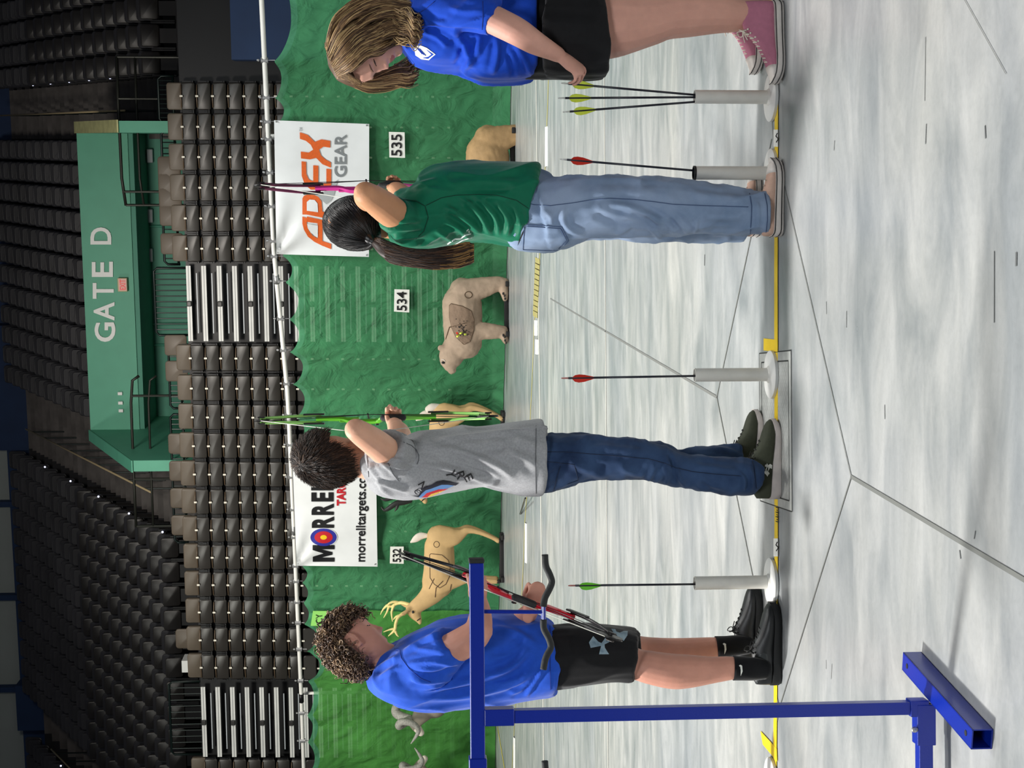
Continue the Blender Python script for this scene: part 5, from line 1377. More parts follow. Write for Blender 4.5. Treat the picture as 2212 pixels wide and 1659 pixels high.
# ------------------------------------------------------------------ bows
def bow(label, O, up, fwd, col, limb_m, k=1.0, nock=None, grip_z=-.07):
    up = Vector(up).normalized(); fwd = Vector(fwd); fwd = (fwd - up * fwd.dot(up)).normalized(); lat = fwd.cross(up)
    r = thing('compound_bow', label, 'bow', O); T = lambda x, y, z: O + (lat * x + fwd * y + up * z) * k
    def rib(pts, wx, wy, m_, name, par=r):
        q = MB(); P3 = [T(*p) for p in pts]; q.tube(P3, [a * k for a in wx] if isinstance(wx, list) else wx * k, 8, up=tuple(fwd), rb=[a * k for a in wy] if isinstance(wy, list) else wy * k, cap=True); return q.build(name, m_, par, smooth='auto')
    pr_ = [(0, .050, -.245), (0, .045, -.20), (0, .025, -.15), (0, -.005, -.11), (0, -.018, grip_z), (0, -.010, -.03), (-.012, .02, -.01), (-.014, .035, .04), (-.012, .04, .10), (0, .045, .15), (0, .050, .245)]
    rib([tuple(x) for x in crom(pr_, 3)], .011, .019, col, 'riser')
    for z0, z1 in ((-.20, -.13), (.07, .15)):
        q = MB(); q.bbox(T(-.006 if z0 > 0 else 0, .045, (z0 + z1) / 2), (.020 * k, .030 * k, (z1 - z0) * k), .003, Matrix((lat, fwd, up)).transposed()); q.build('riser_block', col, r)
    q = MB(); q.tube([T(0, -.020, -.11), T(0, -.032, -.07), T(0, -.022, -.03)], [.014 * k, .016 * k, .013 * k], 10, round_ends=True); q.build('grip', M['foam_black'], r, smooth=True)
    RM = Matrix((lat, fwd, up)).transposed()
    for sg in (-1, 1):
        for sx in (-1, 1):
            q = MB(); q.bbox(T(sx * .019, .055, sg * .255), (.007 * k, .034 * k, .085 * k), .002, RM); q.build('limb_pocket', M['black_plastic'], r)
            rib([tuple(a) for a in crom([(sx * .014, .062, sg * .225), (sx * .014, .055, sg * .29), (sx * .011, .018, sg * .37), (sx * .009, -.045, sg * .445), (sx * .009, -.060, sg * .46)], 4)], .0062, .0045, limb_m, 'limb')
        q = MB(); q.tube([T(-.014, -.055, sg * .455), T(.014, -.055, sg * .455)], .004 * k, 8)
        for sx in (-1, 1): q.bbox(T(sx * .013, -.055, sg * .457), (.006 * k, .018 * k, .028 * k), .002, RM)
        q.build('axle', M['black_plastic'], r)
        R_ = .034 if sg > 0 else .046
        q = MB(); c = T(0, -.055, sg * .455); n = 20
        rings = [[c + (lat * x + (fwd * math.cos(2 * PI * i / n) + up * math.sin(2 * PI * i / n)) * rr) * k for i in range(n)] for (x, rr) in ((-.004, R_), (-.001, R_ - .004), (.001, R_ - .004), (.004, R_))]
        q.loft(rings); q.build('cam', M['black_plastic'], r)
    npt = nock if nock is not None else T(0, -.13, .01)
    q = MB(); q.tube([T(0, -.09, .455), npt, T(0, -.10, -.455)], .0016, 5); q.build('string', M['string'], r)
    for i, (a, b) in enumerate(((.006, -.006), (-.004, .007))):
        q = MB(); q.tube([T(a, -.055, .44), T(.016, -.05, .02), T(b, -.03, -.44)], .0015, 5); q.build('cable', M['ink'], r)
    q = MB(); q.tube([T(0, .03, .03), T(.018, -.06, .03)], .004, 6); q.build('cable_guard', M['ink'], r)
    q = MB(); q.tube([T(-.03, .03, .0), T(-.012, .02, .0)], .003, 6); q.bbox(T(-.02, .03, -.005), (.02, .02, .012), .002, RM); q.build('arrow_rest', M['ink'], r)
    return r, T
M['string'] = mat('bow_string', (200, 200, 190), .6)
M['bow_green'] = mat('bow_green', (96, 178, 44), .35, metal=.2); M['limb_green'] = mat('limb_green', (150, 216, 110), .35)
M['bow_pink'] = mat('bow_pink', (214, 60, 150), .35, metal=.2); M['limb_plum'] = mat('limb_plum', (120, 44, 84), .35)
M['bow_red'] = mat('bow_red', (214, 24, 44), .35, metal=.2); M['limb_black'] = mat('limb_black', (24, 24, 26), .35)

# ------------------------------------------------------------------ archer in the grey shirt
def floor_at(x, y): return G(x, y)
g1 = thing('person', 'person drawing a green bow, grey printed shirt, dark jeans and olive shoes', 'person', V(P(1000, 1000, 5.1).x, 5.1, 0))
SKIN = M['sk_a']
h1 = Head(P(716, 988, 5.12), (.52, .85, -.06), (0, 0, 1), 1.0)
mb = MB(); h1.mesh(mb)
limb(mb, [(750, 990, 5.12, 33), (790, 1002, 5.12, 33), (815, 1006, 5.12, 38)])
torso(mb, [(805, 985, 805, 1040, 5.12, .10), (840, 970, 840, 1055, 5.12, .15), (950, 945, 950, 1052, 5.12, .13), (1080, 935, 1080, 1040, 5.12, .12), (1190, 945, 1190, 1050, 5.12, .13)])
limb(mb, [(845, 992, 5.0, 34), (836, 978, 4.93, 33), (812, 958, 4.84, 31), (786, 940, 4.77, 28), (770, 929, 4.74, 25)])
limb(mb, [(768, 928, 4.74, 24), (778, 934, 4.86, 23), (790, 940, 4.98, 19), (797, 944, 5.04, 15)])
hand(mb, P(797, 944, 5.04), V(-.1, 1, 0), V(-1, 0, 0.2), V(0, 0, 1), [(.4, 1.2, .9)] * 4, k=.85)
limb(mb, [(850, 985, 5.25, 32), (862, 958, 5.42, 29), (862, 938, 5.58, 25), (856, 925, 5.70, 19, 1), (852, 917, 5.76, 16, 1)])
hand(mb, P(852, 918, 5.75), V(.35, .9, .05), V(.5, -.15, 0), V(0, 0, 1), [(1.3, 1.2, .8), (1.3, 1.25, .8), (1.3, 1.25, .8), (1.3, 1.2, .8)], thumb=(.9, .2, .4), k=.95, tcurl=.8)
for (Yk, nodes) in ((0, [(1190, 998, 5.06, 50), (1320, 990, 5.01, 33), (1425, 1003, 5.0, 26), (1520, 1021, 5.0, 26), (1610, 1034, 5.03, 15), (1660, 1040, 5.04, 14)]), (1, [(1190, 995, 5.18, 48), (1320, 990, 5.26, 32), (1420, 1000, 5.30, 24), (1540, 998, 5.31, 20), (1600, 1000, 5.32, 14), (1630, 1002, 5.33, 13)])):
    limb(mb, nodes)
body1 = body_mesh(mb, M['sk_a'], g1, h1); bv1 = bvh_of(body1)
# shirt
mb = MB()
torso(mb, [(784, 988, 792, 1022, 5.12, .055), (797, 984, 797, 1036, 5.12, .10), (812, 975, 810, 1052, 5.12, .155), (838, 962, 832, 1066, 5.12, .185), (873, 952, 885, 1073, 5.12, .19), (905, 934, 923, 1071, 5.12, .18), (967, 928, 967, 1060, 5.12, .165), (1021, 925, 1021, 1049, 5.12, .16), (1060, 921, 1059, 1050, 5.12, .165), (1100, 915, 1100, 1059, 5.12, .175), (1140, 910, 1138, 1067, 5.12, .18), (1172, 907, 1168, 1070, 5.12, .18)])
limb(mb, [(872, 1008, 5.04, 46), (850, 990, 4.97, 46), (831, 970, 4.91, 46)], round_ends=False)
limb(mb, [(850, 990, 5.26, 38), (864, 964, 5.38, 33)], round_ends=False)
shirt1 = wear(mb, 'shirt', M['shirt_grey'], g1, .0065, 3, amp=.011, sc=(8, 6, 2.6), amp2=.003, seed=3)
def z2(X, Y): return (860 + X / 6.379, 840 + Y / 6.381)
def zh(X, Y): return (540 + X / 6.144, 850 + Y / 6.146)
folds(shirt1, [([z2(400, 830), z2(850, 870), z2(1250, 1010), z2(1450, 1110), z2(1600, 1230)], 7, .014), ([z2(300, 1050), z2(700, 1110), z2(900, 1170), z2(1150, 1255), z2(1550, 1380)], 5, .011), ([z2(500, 960), z2(800, 1040), z2(1100, 1140), z2(1400, 1260)], 5, -.009),
    ([z2(540, 700), z2(1000, 650), z2(1600, 585)], 6, .010), ([z2(300, 760), z2(900, 770), z2(1500, 720)], 9, .006), ([z2(1150, 800), z2(1300, 830), z2(1500, 790)], 8, -.008), ([z2(1500, 880), z2(1750, 960), z2(1950, 1100)], 9, .009), ([z2(1600, 700), z2(1900, 760)], 9, .007),
    ([zh(1560, 850), zh(1750, 920), zh(1950, 1100)], 4, .009), ([zh(1570, 960), zh(1640, 1050), zh(1720, 1160)], 3.5, .008), ([zh(1640, 1160), zh(1850, 1230), zh(2110, 1300)], 4, .009), ([zh(1600, 850), zh(1900, 880), zh(2200, 905)], 4, .006), ([zh(1680, 960), zh(2000, 985), zh(2200, 990)], 4, .007), ([zh(1700, 1200), zh(1780, 1300), zh(1900, 1360)], 4, .006)])
bs1 = bvh_of(shirt1)
seams('seam', mat('seam_grey', (92, 94, 98), .9), g1, bs1, [[z2(75, 735), z2(180, 780), z2(250, 840), z2(285, 920), z2(280, 990), z2(260, 1040)], [(838, 1000), (848, 1022), (862, 1040), z2(0, 1235)], [(1158, 920), (1157, 1000), (1158, 1066)], [(793, 985), (795, 1005), (797, 1030)]])
for nm, c_, pts in (('print_black', (28, 30, 40), [(170, 1470), (270, 1480), (310, 1420), (370, 1360), (470, 1320), (530, 1280), (620, 1262), (720, 1280), (830, 1310), (790, 1335), (700, 1325), (600, 1325), (530, 1350), (450, 1380), (380, 1400), (310, 1460), (280, 1497)]),
                    ('print_blue', (96, 138, 190), [(285, 1497), (330, 1440), (380, 1400), (450, 1380), (530, 1350), (600, 1325), (680, 1325), (770, 1335), (700, 1365), (650, 1385), (560, 1385), (470, 1415), (390, 1440), (335, 1498)]),
                    ('print_red', (206, 40, 46), [(325, 1498), (385, 1440), (470, 1412), (560, 1388), (690, 1376), (640, 1400), (560, 1420), (450, 1455), (400, 1498)]),
                    ('print_yellow', (232, 196, 80), [(400, 1497), (450, 1452), (560, 1418), (640, 1400), (560, 1440), (470, 1480)])):
    q = MB(); decal(q, bs1, [z2(a, b - 8) for (a, b) in pts], .003, 4); q.build(nm, mat(nm, c_, .6), g1, fix=False)
for nm, a, b, c in (('Y', (962, 1018), (3, 17), (20, -4)), ('R', (983, 1022), (5, 15), (18, -5)), ('E', (1001, 1029), (6, 12), (16, -7)), ('N', (902, 1046), (8, 12), (14, -8)), ('C', (892, 1060), (8, 8), (11, -6))):
    q = MB(); decal_text(q, bs1, nm, a, b, c, offset=.012, off=.004); q.build('print_letter', M['ink'], g1, fix=False)
# jeans
mb = MB()
limb(mb, [(1120, 1000, 5.10, 58, 1.35), (1160, 1000, 5.10, 64, 1.35), (1185, 1000, 5.09, 63, 1.3), (1215, 996, 5.09, 60, 1.25)])
limb(mb, [(1190, 1000, 5.06, 58), (1245, 989, 5.03, 52), (1290, 988, 5.02, 47), (1340, 990, 5.0, 45), (1380, 993, 5.0, 44), (1425, 1002, 4.99, 40), (1460, 1015, 4.99, 37), (1520, 1022, 5.0, 38), (1580, 1028, 5.0, 40), (1612, 1030, 5.0, 40), (1634, 1036, 5.01, 34)], round_ends=False)
limb(mb, [(1190, 995, 5.18, 56), (1245, 986, 5.22, 50), (1310, 988, 5.26, 44), (1370, 992, 5.28, 41), (1430, 995, 5.29, 37), (1462, 1002, 5.3, 30), (1520, 996, 5.3, 32), (1560, 993, 5.3, 32), (1600, 992, 5.3, 32)], round_ends=False)
jn1 = wear(mb, 'jeans', M['denim_dark'], g1, .0065, 3, amp=.006, sc=(9, 9, 9), amp2=.003, sc2=(30, 30, 40), seed=8)
def z3(X, Y): return (1100 + X / 3.3515, 840 + Y / 3.3515)
folds(jn1, [([z3(1060, 540), z3(1030, 620), z3(1000, 665)], 5, .010), ([z3(1120, 560), z3(1145, 640), z3(1130, 690)], 4, .009), ([z3(1200, 580), z3(1235, 650), z3(1290, 720)], 5, .010), ([z3(1150, 470), z3(1185, 560), z3(1200, 690)], 4, -.010), ([z3(400, 500), z3(550, 580), z3(720, 640)], 9, .010), ([z3(250, 600), z3(330, 560), z3(430, 480)], 5, .005),
    ([z3(600, 420), z3(800, 440), z3(1000, 470)], 9, .008), ([z3(1330, 560), z3(1500, 580), z3(1650, 600)], 7, .007), ([z3(1480, 430), z3(1600, 450), z3(1700, 500)], 5, .008), ([z3(1660, 600), z3(1700, 660), z3(1690, 740)], 4, .009), ([z3(1740, 560), z3(1760, 640), z3(1755, 730)], 4, .008), ([z3(800, 560), z3(900, 610), z3(1000, 620)], 7, .007), ([z3(1400, 640), z3(1450, 690), z3(1560, 720)], 5, .006)])
bj = bvh_of(jn1)
seams('stitching', M['seam_dark'], g1, bj, [[z3(210, 455), z3(420, 458), z3(700, 480), z3(1000, 505), z3(1130, 540), z3(1200, 570), z3(1330, 600), z3(1500, 618), z3(1690, 632)], [z3(215, 520), z3(350, 535), z3(470, 548), z3(485, 600), z3(500, 660), z3(420, 690)], [z3(370, 560), z3(345, 640), z3(320, 740)], [z3(285, 335), z3(262, 400), z3(245, 440)], [z3(1755, 500), z3(1775, 580), z3(1790, 720)]], .0014)
# hair
hm = hairmats('brown_hair', (34, 25, 20), (58, 42, 32), (92, 70, 54))
mask1 = lambda q: (q.x < .035 and q.z > -.055 - .02 * (q.x < -.03) and not (abs(q.y) > .06 and -.045 < q.x < .05 and q.z < .012)) or (q.z > .062) or (q.x < -.055 and q.z > -.085)
RX1 = (.1175, .0965, .1265); mb = MB(); cap_mesh(mb, h1, mask1, (.1155, .0945, .1245), .012, mi=0)
crown = V(-.06, .01, .085)
roots = []
for (q, p, n) in cap_points(h1, 5200, mask1, RX1, .012):
    t = (q - crown); t = t - V(0, 0, 0); tw = h1.f * t.x + h1.r * t.y + h1.u * t.z; tw = tw - n * tw.dot(n)
    if tw.length < 1e-4: tw = h1.r
    tw.normalize(); sw = n.cross(tw); roots.append((p, n * .22 + tw * 1.0 + sw * .25))
grow(mb, h1, roots, .026, 4, .06, .22, .0011, RX1, .012, push=1.03)
mb.build('hair', hm, g1, smooth=True, fix=False)
sw = MAT_OLIVE = mat('knit_olive', (62, 66, 50), .85, var=.1, scale=60, bump=.3, bscale=300)
st1 = dict(sole=[(0, .040), (.3, .036), (.5, .030), (.8, .024), (1, .020)], sole_m=mat('sole_pale', (206, 196, 190), .5, var=.08, scale=30), top=[(0, .085), (.08, .098), (.2, .090), (.3, .102), (.4, .112), (.5, .106), (.6, .090), (.7, .074), (.8, .064), (.9, .054), (.96, .044), (1, .030)], upper_m=sw, lace=(.46, .72), nl=6, lace_m=mat('lace_olive', (34, 36, 28), .8))
hl = G(1692, 1080); hl.y += .045; sh1, bsh, Tn = shoe(g1, V(hl.x, hl.y, 0), V(1, .03, 0), .290, .098, st1)
zs = lambda X, Y: (1581 + X / 6.381, 860 + Y / 6.381)
q = MB()
for pl_ in ([(480, 895), (500, 925), (525, 905), (553, 925), (548, 975), (520, 962), (512, 990), (500, 955), (478, 950), (452, 940), (460, 915), (478, 915)], [(425, 1005), (445, 1000), (462, 1012), (466, 985), (476, 1012), (500, 1010), (520, 1040), (500, 1060), (490, 1083), (470, 1055), (450, 1035), (420, 1045)], [(478, 950), (488, 952), (476, 985), (478, 1016), (466, 1010), (462, 985)], [(500, 955), (510, 958), (507, 990), (494, 1016), (482, 1014), (498, 985)]):
    decal(q, bsh, [zs(a, b) for (a, b) in pl_], .0025, 3)
q.build('logo', mat('logo_white', (235, 235, 225), .5), sh1, fix=False)
hl = G(1654, 1048); hl.y += .045; shoe(g1, V(hl.x, hl.y, 0), V(1, .06, 0), .284, .098, st1)
b1, T1 = bow('lime green compound bow at full draw, held by the archer in the grey shirt', P(812, 903, 5.82), (-.012, 0, 1), (.0, 1, 0), M['bow_green'], M['limb_green'], 1.0, P(796, 936, 5.10))
bowarrow = MB()

# ------------------------------------------------------------------ archer in the green shirt
g2 = thing('person', 'person drawing a pink bow, green shirt, long black ponytail and pale blue jeans', 'person', V(P(1000, 460, 5.1).x, 5.1, 0))
SKIN = M['sk_b']
h2 = Head(P(775, 481, 5.12), (.60, .79, -.08), (0, 0, 1), .98)
mb = MB(); h2.mesh(mb)
limb(mb, [(805, 482, 5.12, 29), (845, 485, 5.12, 31), (870, 485, 5.12, 34)])
torso(mb, [(860, 445, 860, 515, 5.12, .09), (900, 410, 900, 525, 5.12, .14), (1000, 375, 1000, 505, 5.12, .13), (1100, 380, 1110, 515, 5.12, .13), (1190, 400, 1190, 530, 5.12, .13)])
limb(mb, [(880, 488, 5.0, 34), (856, 466, 4.94, 34), (835, 450, 4.87, 34), (810, 432, 4.79, 31), (790, 418, 4.73, 26)])
limb(mb, [(789, 417, 4.73, 25), (788, 428, 4.85, 23), (793, 438, 4.98, 19), (797, 442, 5.04, 15)])
hand(mb, P(797, 442, 5.04), V(-.1, 1, 0), V(-1, 0, .2), V(0, 0, 1), [(.4, 1.2, .9)] * 4, k=.8)
limb(mb, [(880, 455, 5.25, 30), (876, 432, 5.42, 26), (866, 418, 5.58, 21), (858, 410, 5.70, 17), (852, 408, 5.75, 15)])
hand(mb, P(852, 409, 5.74), V(.25, .95, .05), V(.6, -.1, 0), V(0, 0, 1), [(1.3, 1.2, .8)] * 4, thumb=(.9, .2, .4), k=.85, tcurl=.8)
limb(mb, [(1190, 462, 5.06, 60), (1300, 450, 5.02, 46), (1430, 448, 5.0, 34), (1540, 452, 5.0, 30), (1620, 462, 5.03, 16), (1668, 464, 5.04, 14)])
limb(mb, [(1190, 462, 5.18, 66), (1300, 452, 5.24, 50), (1430, 452, 5.28, 34), (1540, 462, 5.3, 30), (1600, 470, 5.32, 16), (1632, 474, 5.33, 14)])
body2 = body_mesh(mb, M['sk_b'], g2, h2)
mb = MB()
torso(mb, [(826, 458, 836, 503, 5.12, .05), (842, 440, 845, 521, 5.12, .10), (862, 424, 862, 531, 5.12, .16), (892, 398, 888, 539, 5.12, .18), (914, 376, 912, 539, 5.12, .185), (940, 361, 950, 533, 5.12, .18), (985, 355, 990, 523, 5.12, .165), (1030, 354, 1030, 517, 5.12, .16), (1075, 353, 1065, 519, 5.12, .165), (1120, 356, 1100, 527, 5.12, .17), (1160, 360, 1122, 531, 5.12, .175)])
limb(mb, [(892, 495, 5.04, 42), (872, 477, 4.98, 41), (848, 458, 4.92, 39)], round_ends=False)
limb(mb, [(885, 455, 5.26, 36), (880, 436, 5.38, 32)], round_ends=False)
shirt2 = wear(mb, 'shirt', M['shirt_green'], g2, .0065, 3, amp=.011, sc=(7, 6, 4), amp2=.003, seed=13)
def z6(X, Y): return (560 + X / 3.687, 380 + Y / 3.687)
folds(shirt2, [([z6(1470, 240), z6(1620, 330), z6(1760, 450)], 6, .013), ([z6(1600, 170), z6(1750, 300), z6(1840, 470)], 6, .013), ([z6(1740, 180), z6(1880, 330), z6(1910, 480)], 5, .011), ([z6(1900, 220), z6(1985, 350), z6(1970, 480)], 5, .010), ([z6(1470, 350), z6(1600, 430), z6(1680, 500)], 5, .010), ([z6(1400, 430), z6(1500, 490), z6(1560, 520)], 5, .009),
    ([z6(1010, 440), z6(1120, 425), z6(1300, 420)], 4, .008), ([z6(1040, 490), z6(1180, 490), z6(1320, 470)], 4, .008), ([z6(1080, 540), z6(1200, 550), z6(1400, 540)], 4, .007), ([z6(990, 390), z6(1120, 370), z6(1300, 360)], 4, .007), ([z6(1150, 130), z6(1300, 60), z6(1420, 30)], 5, .007), ([z6(1500, 60), z6(1800, 40), z6(2100, 60)], 8, .007), ([z6(1550, 120), z6(1800, 110), z6(2050, 120)], 7, -.006), ([z6(2040, 250), z6(2080, 380), z6(2060, 500)], 5, .008)])
bs2 = bvh_of(shirt2)
seams('seam', mat('seam_green', (4, 58, 42), .9), g2, bs2, [[z6(1150, 190), z6(1250, 200), z6(1320, 240), z6(1345, 330), z6(1310, 440), z6(1250, 500)], [z6(1330, 235), z6(1450, 175), z6(1560, 155), z6(1750, 148), z6(1900, 155), z6(2050, 195), z6(2160, 270)]])
q = MB(); line_on(q, bs2, [z6(1500, 540), z6(1560, 500), z6(1600, 498), z6(1640, 470), z6(1680, 460)], .003, .002); line_on(q, bs2, [z6(1560, 545), z6(1620, 510), z6(1690, 490)], .002, .002); line_on(q, bs2, [z6(1650, 440), z6(1665, 425), z6(1670, 450)], .002, .002); q.build('print', M['sign_white'], g2)
mb = MB()
limb(mb, [(1115, 445, 5.12, 80, 1.05), (1145, 452, 5.11, 92, .95), (1183, 463, 5.10, 82, 1.1), (1215, 458, 5.1, 76, 1.1)])
limb(mb, [(1175, 463, 5.06, 80), (1219, 455, 5.05, 76), (1279, 446, 5.03, 69), (1340, 445, 5.02, 67), (1400, 446, 5.0, 66), (1460, 449, 5.0, 62), (1520, 451, 5.0, 57), (1577, 456, 5.0, 52), (1620, 460, 5.0, 48), (1655, 461, 5.0, 47)], round_ends=False)
limb(mb, [(1175, 465, 5.18, 76), (1279, 452, 5.22, 64), (1400, 458, 5.26, 62), (1500, 466, 5.28, 57), (1560, 470, 5.29, 54), (1606, 472, 5.3, 52)], round_ends=False)
jn2 = wear(mb, 'jeans', M['denim_light'], g2, .007, 3, amp=.008, sc=(8, 8, 6), amp2=.003, sc2=(26, 26, 30), seed=21)
def z4(X, Y): return (1100 + X / 3.3515, 400 + Y / 3.3515)
folds(jn2, [([z4(700, 130), z4(900, 170), z4(1050, 240), z4(1110, 330)], 7, .015), ([z4(900, 270), z4(850, 310), z4(760, 350)], 5, .010), ([z4(950, 180), z4(1130, 270), z4(1200, 350)], 6, .010), ([z4(410, 160), z4(390, 250), z4(450, 330), z4(560, 360)], 6, .010), ([z4(1180, 220), z4(1240, 290), z4(1300, 350)], 5, .009), ([z4(1360, 250), z4(1340, 350)], 4, .007), ([z4(600, 200), z4(780, 270), z4(920, 290)], 8, -.010), ([z4(1010, 300), z4(1060, 350), z4(1100, 390)], 5, .008),
    ([z4(480, 60), z4(800, 50), z4(1100, 60)], 9, .006), ([z4(1300, 60), z4(1500, 90), z4(1700, 100)], 8, .007), ([z4(1400, 220), z4(1550, 230), z4(1700, 220)], 8, .007), ([z4(1790, 110), z4(1800, 200), z4(1795, 330)], 5, .006), ([z4(250, 180), z4(300, 230), z4(300, 290)], 5, .006), ([z4(1640, 330), z4(1560, 350), z4(1450, 350)], 5, .006)])
bj = bvh_of(jn2)
seams('stitching', M['seam_light'], g2, bj, [[z4(95, 118), z4(180, 142), z4(300, 148), z4(450, 130), z4(600, 105), z4(720, 95), z4(900, 102), z4(1050, 120), z4(1200, 140), z4(1400, 148), z4(1730, 158)], [z4(120, 285), z4(250, 292), z4(380, 302), z4(430, 400), z4(370, 470), z4(240, 470), z4(100, 465), z4(110, 300)], [z4(130, 298), z4(370, 315), z4(415, 398), z4(360, 458)], [z4(1740, 60), z4(1755, 150), z4(1752, 250), z4(1745, 350)], [z4(1850, 60), z4(1868, 150), z4(1870, 250), z4(1858, 350)]], .0015)
q = MB(); decal(q, bj, [z4(60, 440), z4(100, 350), z4(118, 300), z4(95, 340), z4(70, 400)], .002, 4); q.build('belt_patch', M['ink'], g2, fix=False)
# black hair gathered in a ponytail
hm2 = hairmats('black_hair', (14, 13, 14), (24, 22, 22), (44, 40, 38), .34)
tail_m = [mat('tail_dark', (44, 30, 24), .5), mat('tail_mid', (82, 56, 38), .5), mat('tail_gold', (168, 128, 74), .5)]
tie = P(806, 521, 5.02)
mask2 = lambda q: (q.x < .045 and q.z > -.060 and not (abs(q.y) > .066 and -.03 < q.x < .06 and q.z < .006)) or q.z > .055 or (q.x < -.03 and q.z > -.085)
mb = MB(); rxx = (.112, .092, .120); cap_mesh(mb, h2, mask2, (.111, .091, .119), .010, lump=.02)
roots = []
for (q, p, n) in cap_points(h2, 2600, lambda q: mask2(q), rxx, .010):
    t = tie - p; t = t - n * t.dot(n); roots.append((p, t.normalized() + n * .05))
for (p, d) in roots:
    L_ = (tie - p).length * 1.0; grow(mb, h2, [(p, d)], min(L_, .14), 7, 0, .03, .0015, (.113, .093, .121), .010, push=1.015, tgt=tie, jitter=.05)
limb(mb, [(780, 500, 5.06, 26), (797, 514, 5.03, 16), (806, 521, 5.02, 10)])
mb.build('hair', hm2, g2, smooth=True, fix=False)
q = MB(); q.tube([tie + V(.012 * math.cos(a), .012 * math.sin(a), .004 * math.cos(a)) for a in [k * PI / 6 for k in range(13)]], .005, 8); q.build('hair_tie', M['ink'], g2)
mb = MB(); spine = [(806, 521, 5.02), (822, 532, 4.99), (842, 545, 4.97), (880, 556, 4.95), (920, 560, 4.94), (965, 557, 4.94), (1005, 550, 4.94), (1030, 545, 4.94)]
wd = [8, 17, 21, 19, 20, 23, 25, 17]
limb(mb, [(a, b, c, w_ * (.82 if i_ < 6 else .5), .7) for i_, ((a, b, c), w_) in enumerate(zip(spine[:-1], wd))])
mb.m = [0] * len(mb.f)
sp = crom([tuple(map(float, s_)) + (float(w_),) for s_, w_ in zip(spine, wd)], 3); NS = len(sp)
for i in range(900):
    th = random.uniform(0, 2 * PI); rr = math.sqrt(random.uniform(.3, 1)) ; n0 = random.randint(0, 3); n1 = NS - random.randint(1, 9 if random.random() < .6 else 3); pts = []; ph = random.uniform(0, 6)
    for j in range(n0, n1):
        x, y, Y, w_ = sp[j]; w2 = w_ * (rr + .1 * math.sin(j * .9 + ph)) ; pts.append(P(x, y + math.cos(th + .15 * math.sin(j * .5)) * w2, Y + math.sin(th) * w2 * .7 * Y / F))
    if len(pts) < 4: continue
    gold = n1 > NS - 5 and random.random() < .35
    k = len(pts) // 2 if gold else len(pts)
    m_ = random.choices((0, 1), (3, 2))[0]
    mb.tube(pts, [.0016] * (len(pts) - 1) + [.0005], 3, mi=m_, cap=False)
    if gold: mb.tube(pts[-5:], .0019, 3, mi=2, cap=False)
mb.build('ponytail', tail_m, g2, smooth=True, fix=False)
canvas = mat('canvas_blush', (208, 172, 152), .85, var=.06, scale=60, bump=.25, bscale=500)
rub = mat('rubber_white', (226, 218, 210), .5, var=.05, scale=30)
st2 = dict(sole=[(0, .038), (.5, .034), (.8, .034), (1, .032)], sole_m=rub, stripe=(.35, .92), stripe_m=M['ink'], top=[(0, .068), (.06, .078), (.2, .072), (.3, .082), (.42, .088), (.5, .078), (.62, .064), (.75, .054), (.88, .048), (.95, .042), (1, .032)], upper_m=canvas, cap_m=rub, lace=(.44, .72), nl=5, lace_m=mat('lace_tan', (176, 152, 136), .8))
hl = G(1697, 508); hl.y += .046; shoe(g2, V(hl.x, hl.y, 0), V(1, 0.0, 0), .278, .096, st2)
hl = G(1654, 508); hl.y += .046; shoe(g2, V(hl.x, hl.y, 0), V(1, .04, 0), .256, .092, st2)
b2, T2_ = bow('pink compound bow at full draw, held by the archer in the green shirt', P(808, 402, 5.80), (-.016, 0, 1), (0, 1, 0), M['bow_pink'], M['limb_plum'], .98, P(797, 436, 5.10))

# ------------------------------------------------------------------ boy in the blue shirt
g3 = thing('person', 'person with curly hair in blue shirt and black shorts, looking down at a red bow', 'person', V(P(1000, 1430, 5.1).x, 5.1, 0))
SKIN = M['sk_c']
h3 = Head(P(771, 1394, 5.12), (.64, .36, -.66), (.59, .31, .74), 1.02)
mb = MB(); h3.mesh(mb, 1.05)
limb(mb, [(775, 1405, 5.12, 34), (805, 1418, 5.12, 35), (835, 1435, 5.12, 40), (860, 1445, 5.12, 44)])
torso(mb, [(850, 1415, 850, 1485, 5.12, .10), (900, 1395, 900, 1500, 5.12, .14), (1000, 1355, 1000, 1505, 5.12, .14), (1120, 1355, 1120, 1495, 5.12, .14), (1220, 1365, 1220, 1480, 5.12, .14)])
limb(mb, [(905, 1440, 4.98, 33), (950, 1415, 4.92, 34), (990, 1395, 4.88, 35), (1020, 1377, 4.87, 34), (1034, 1362, 4.87, 31)])
limb(mb, [(1034, 1362, 4.87, 30), (1037, 1340, 4.90, 27), (1038, 1318, 4.94, 22), (1037, 1303, 4.97, 18)])
hand(mb, P(1037, 1304, 4.97), V(.9, .25, .1), V(.1, .9, 0), V(0, -.2, 1), [(.5, .8, .5), (.6, .9, .5), (.7, .9, .5), (.8, .9, .5)], thumb=(.7, .2, .9), k=.95)
limb(mb, [(920, 1400, 5.28, 36), (1000, 1380, 5.33, 32), (1090, 1365, 5.28, 28), (1115, 1350, 5.18, 26), (1135, 1332, 5.08, 22), (1146, 1318, 5.0, 18)])
hand(mb, P(1146, 1319, 5.0), V(.65, .15, -.25), V(.3, 1, .1), V(.3, .1, 1), [(1.0, 1.3, .9)] * 4, thumb=(.8, .3, .5), k=.92, tcurl=.9)
limb(mb, [(1200, 1425, 5.05, 62), (1300, 1420, 5.02, 52), (1370, 1434, 5.02, 35), (1400, 1441, 5.01, 36), (1450, 1450, 5.0, 38.5), (1490, 1450, 5.0, 36), (1540, 1447, 5.0, 29), (1582, 1443, 5.0, 25), (1620, 1444, 5.03, 16), (1642, 1445, 5.04, 13)])
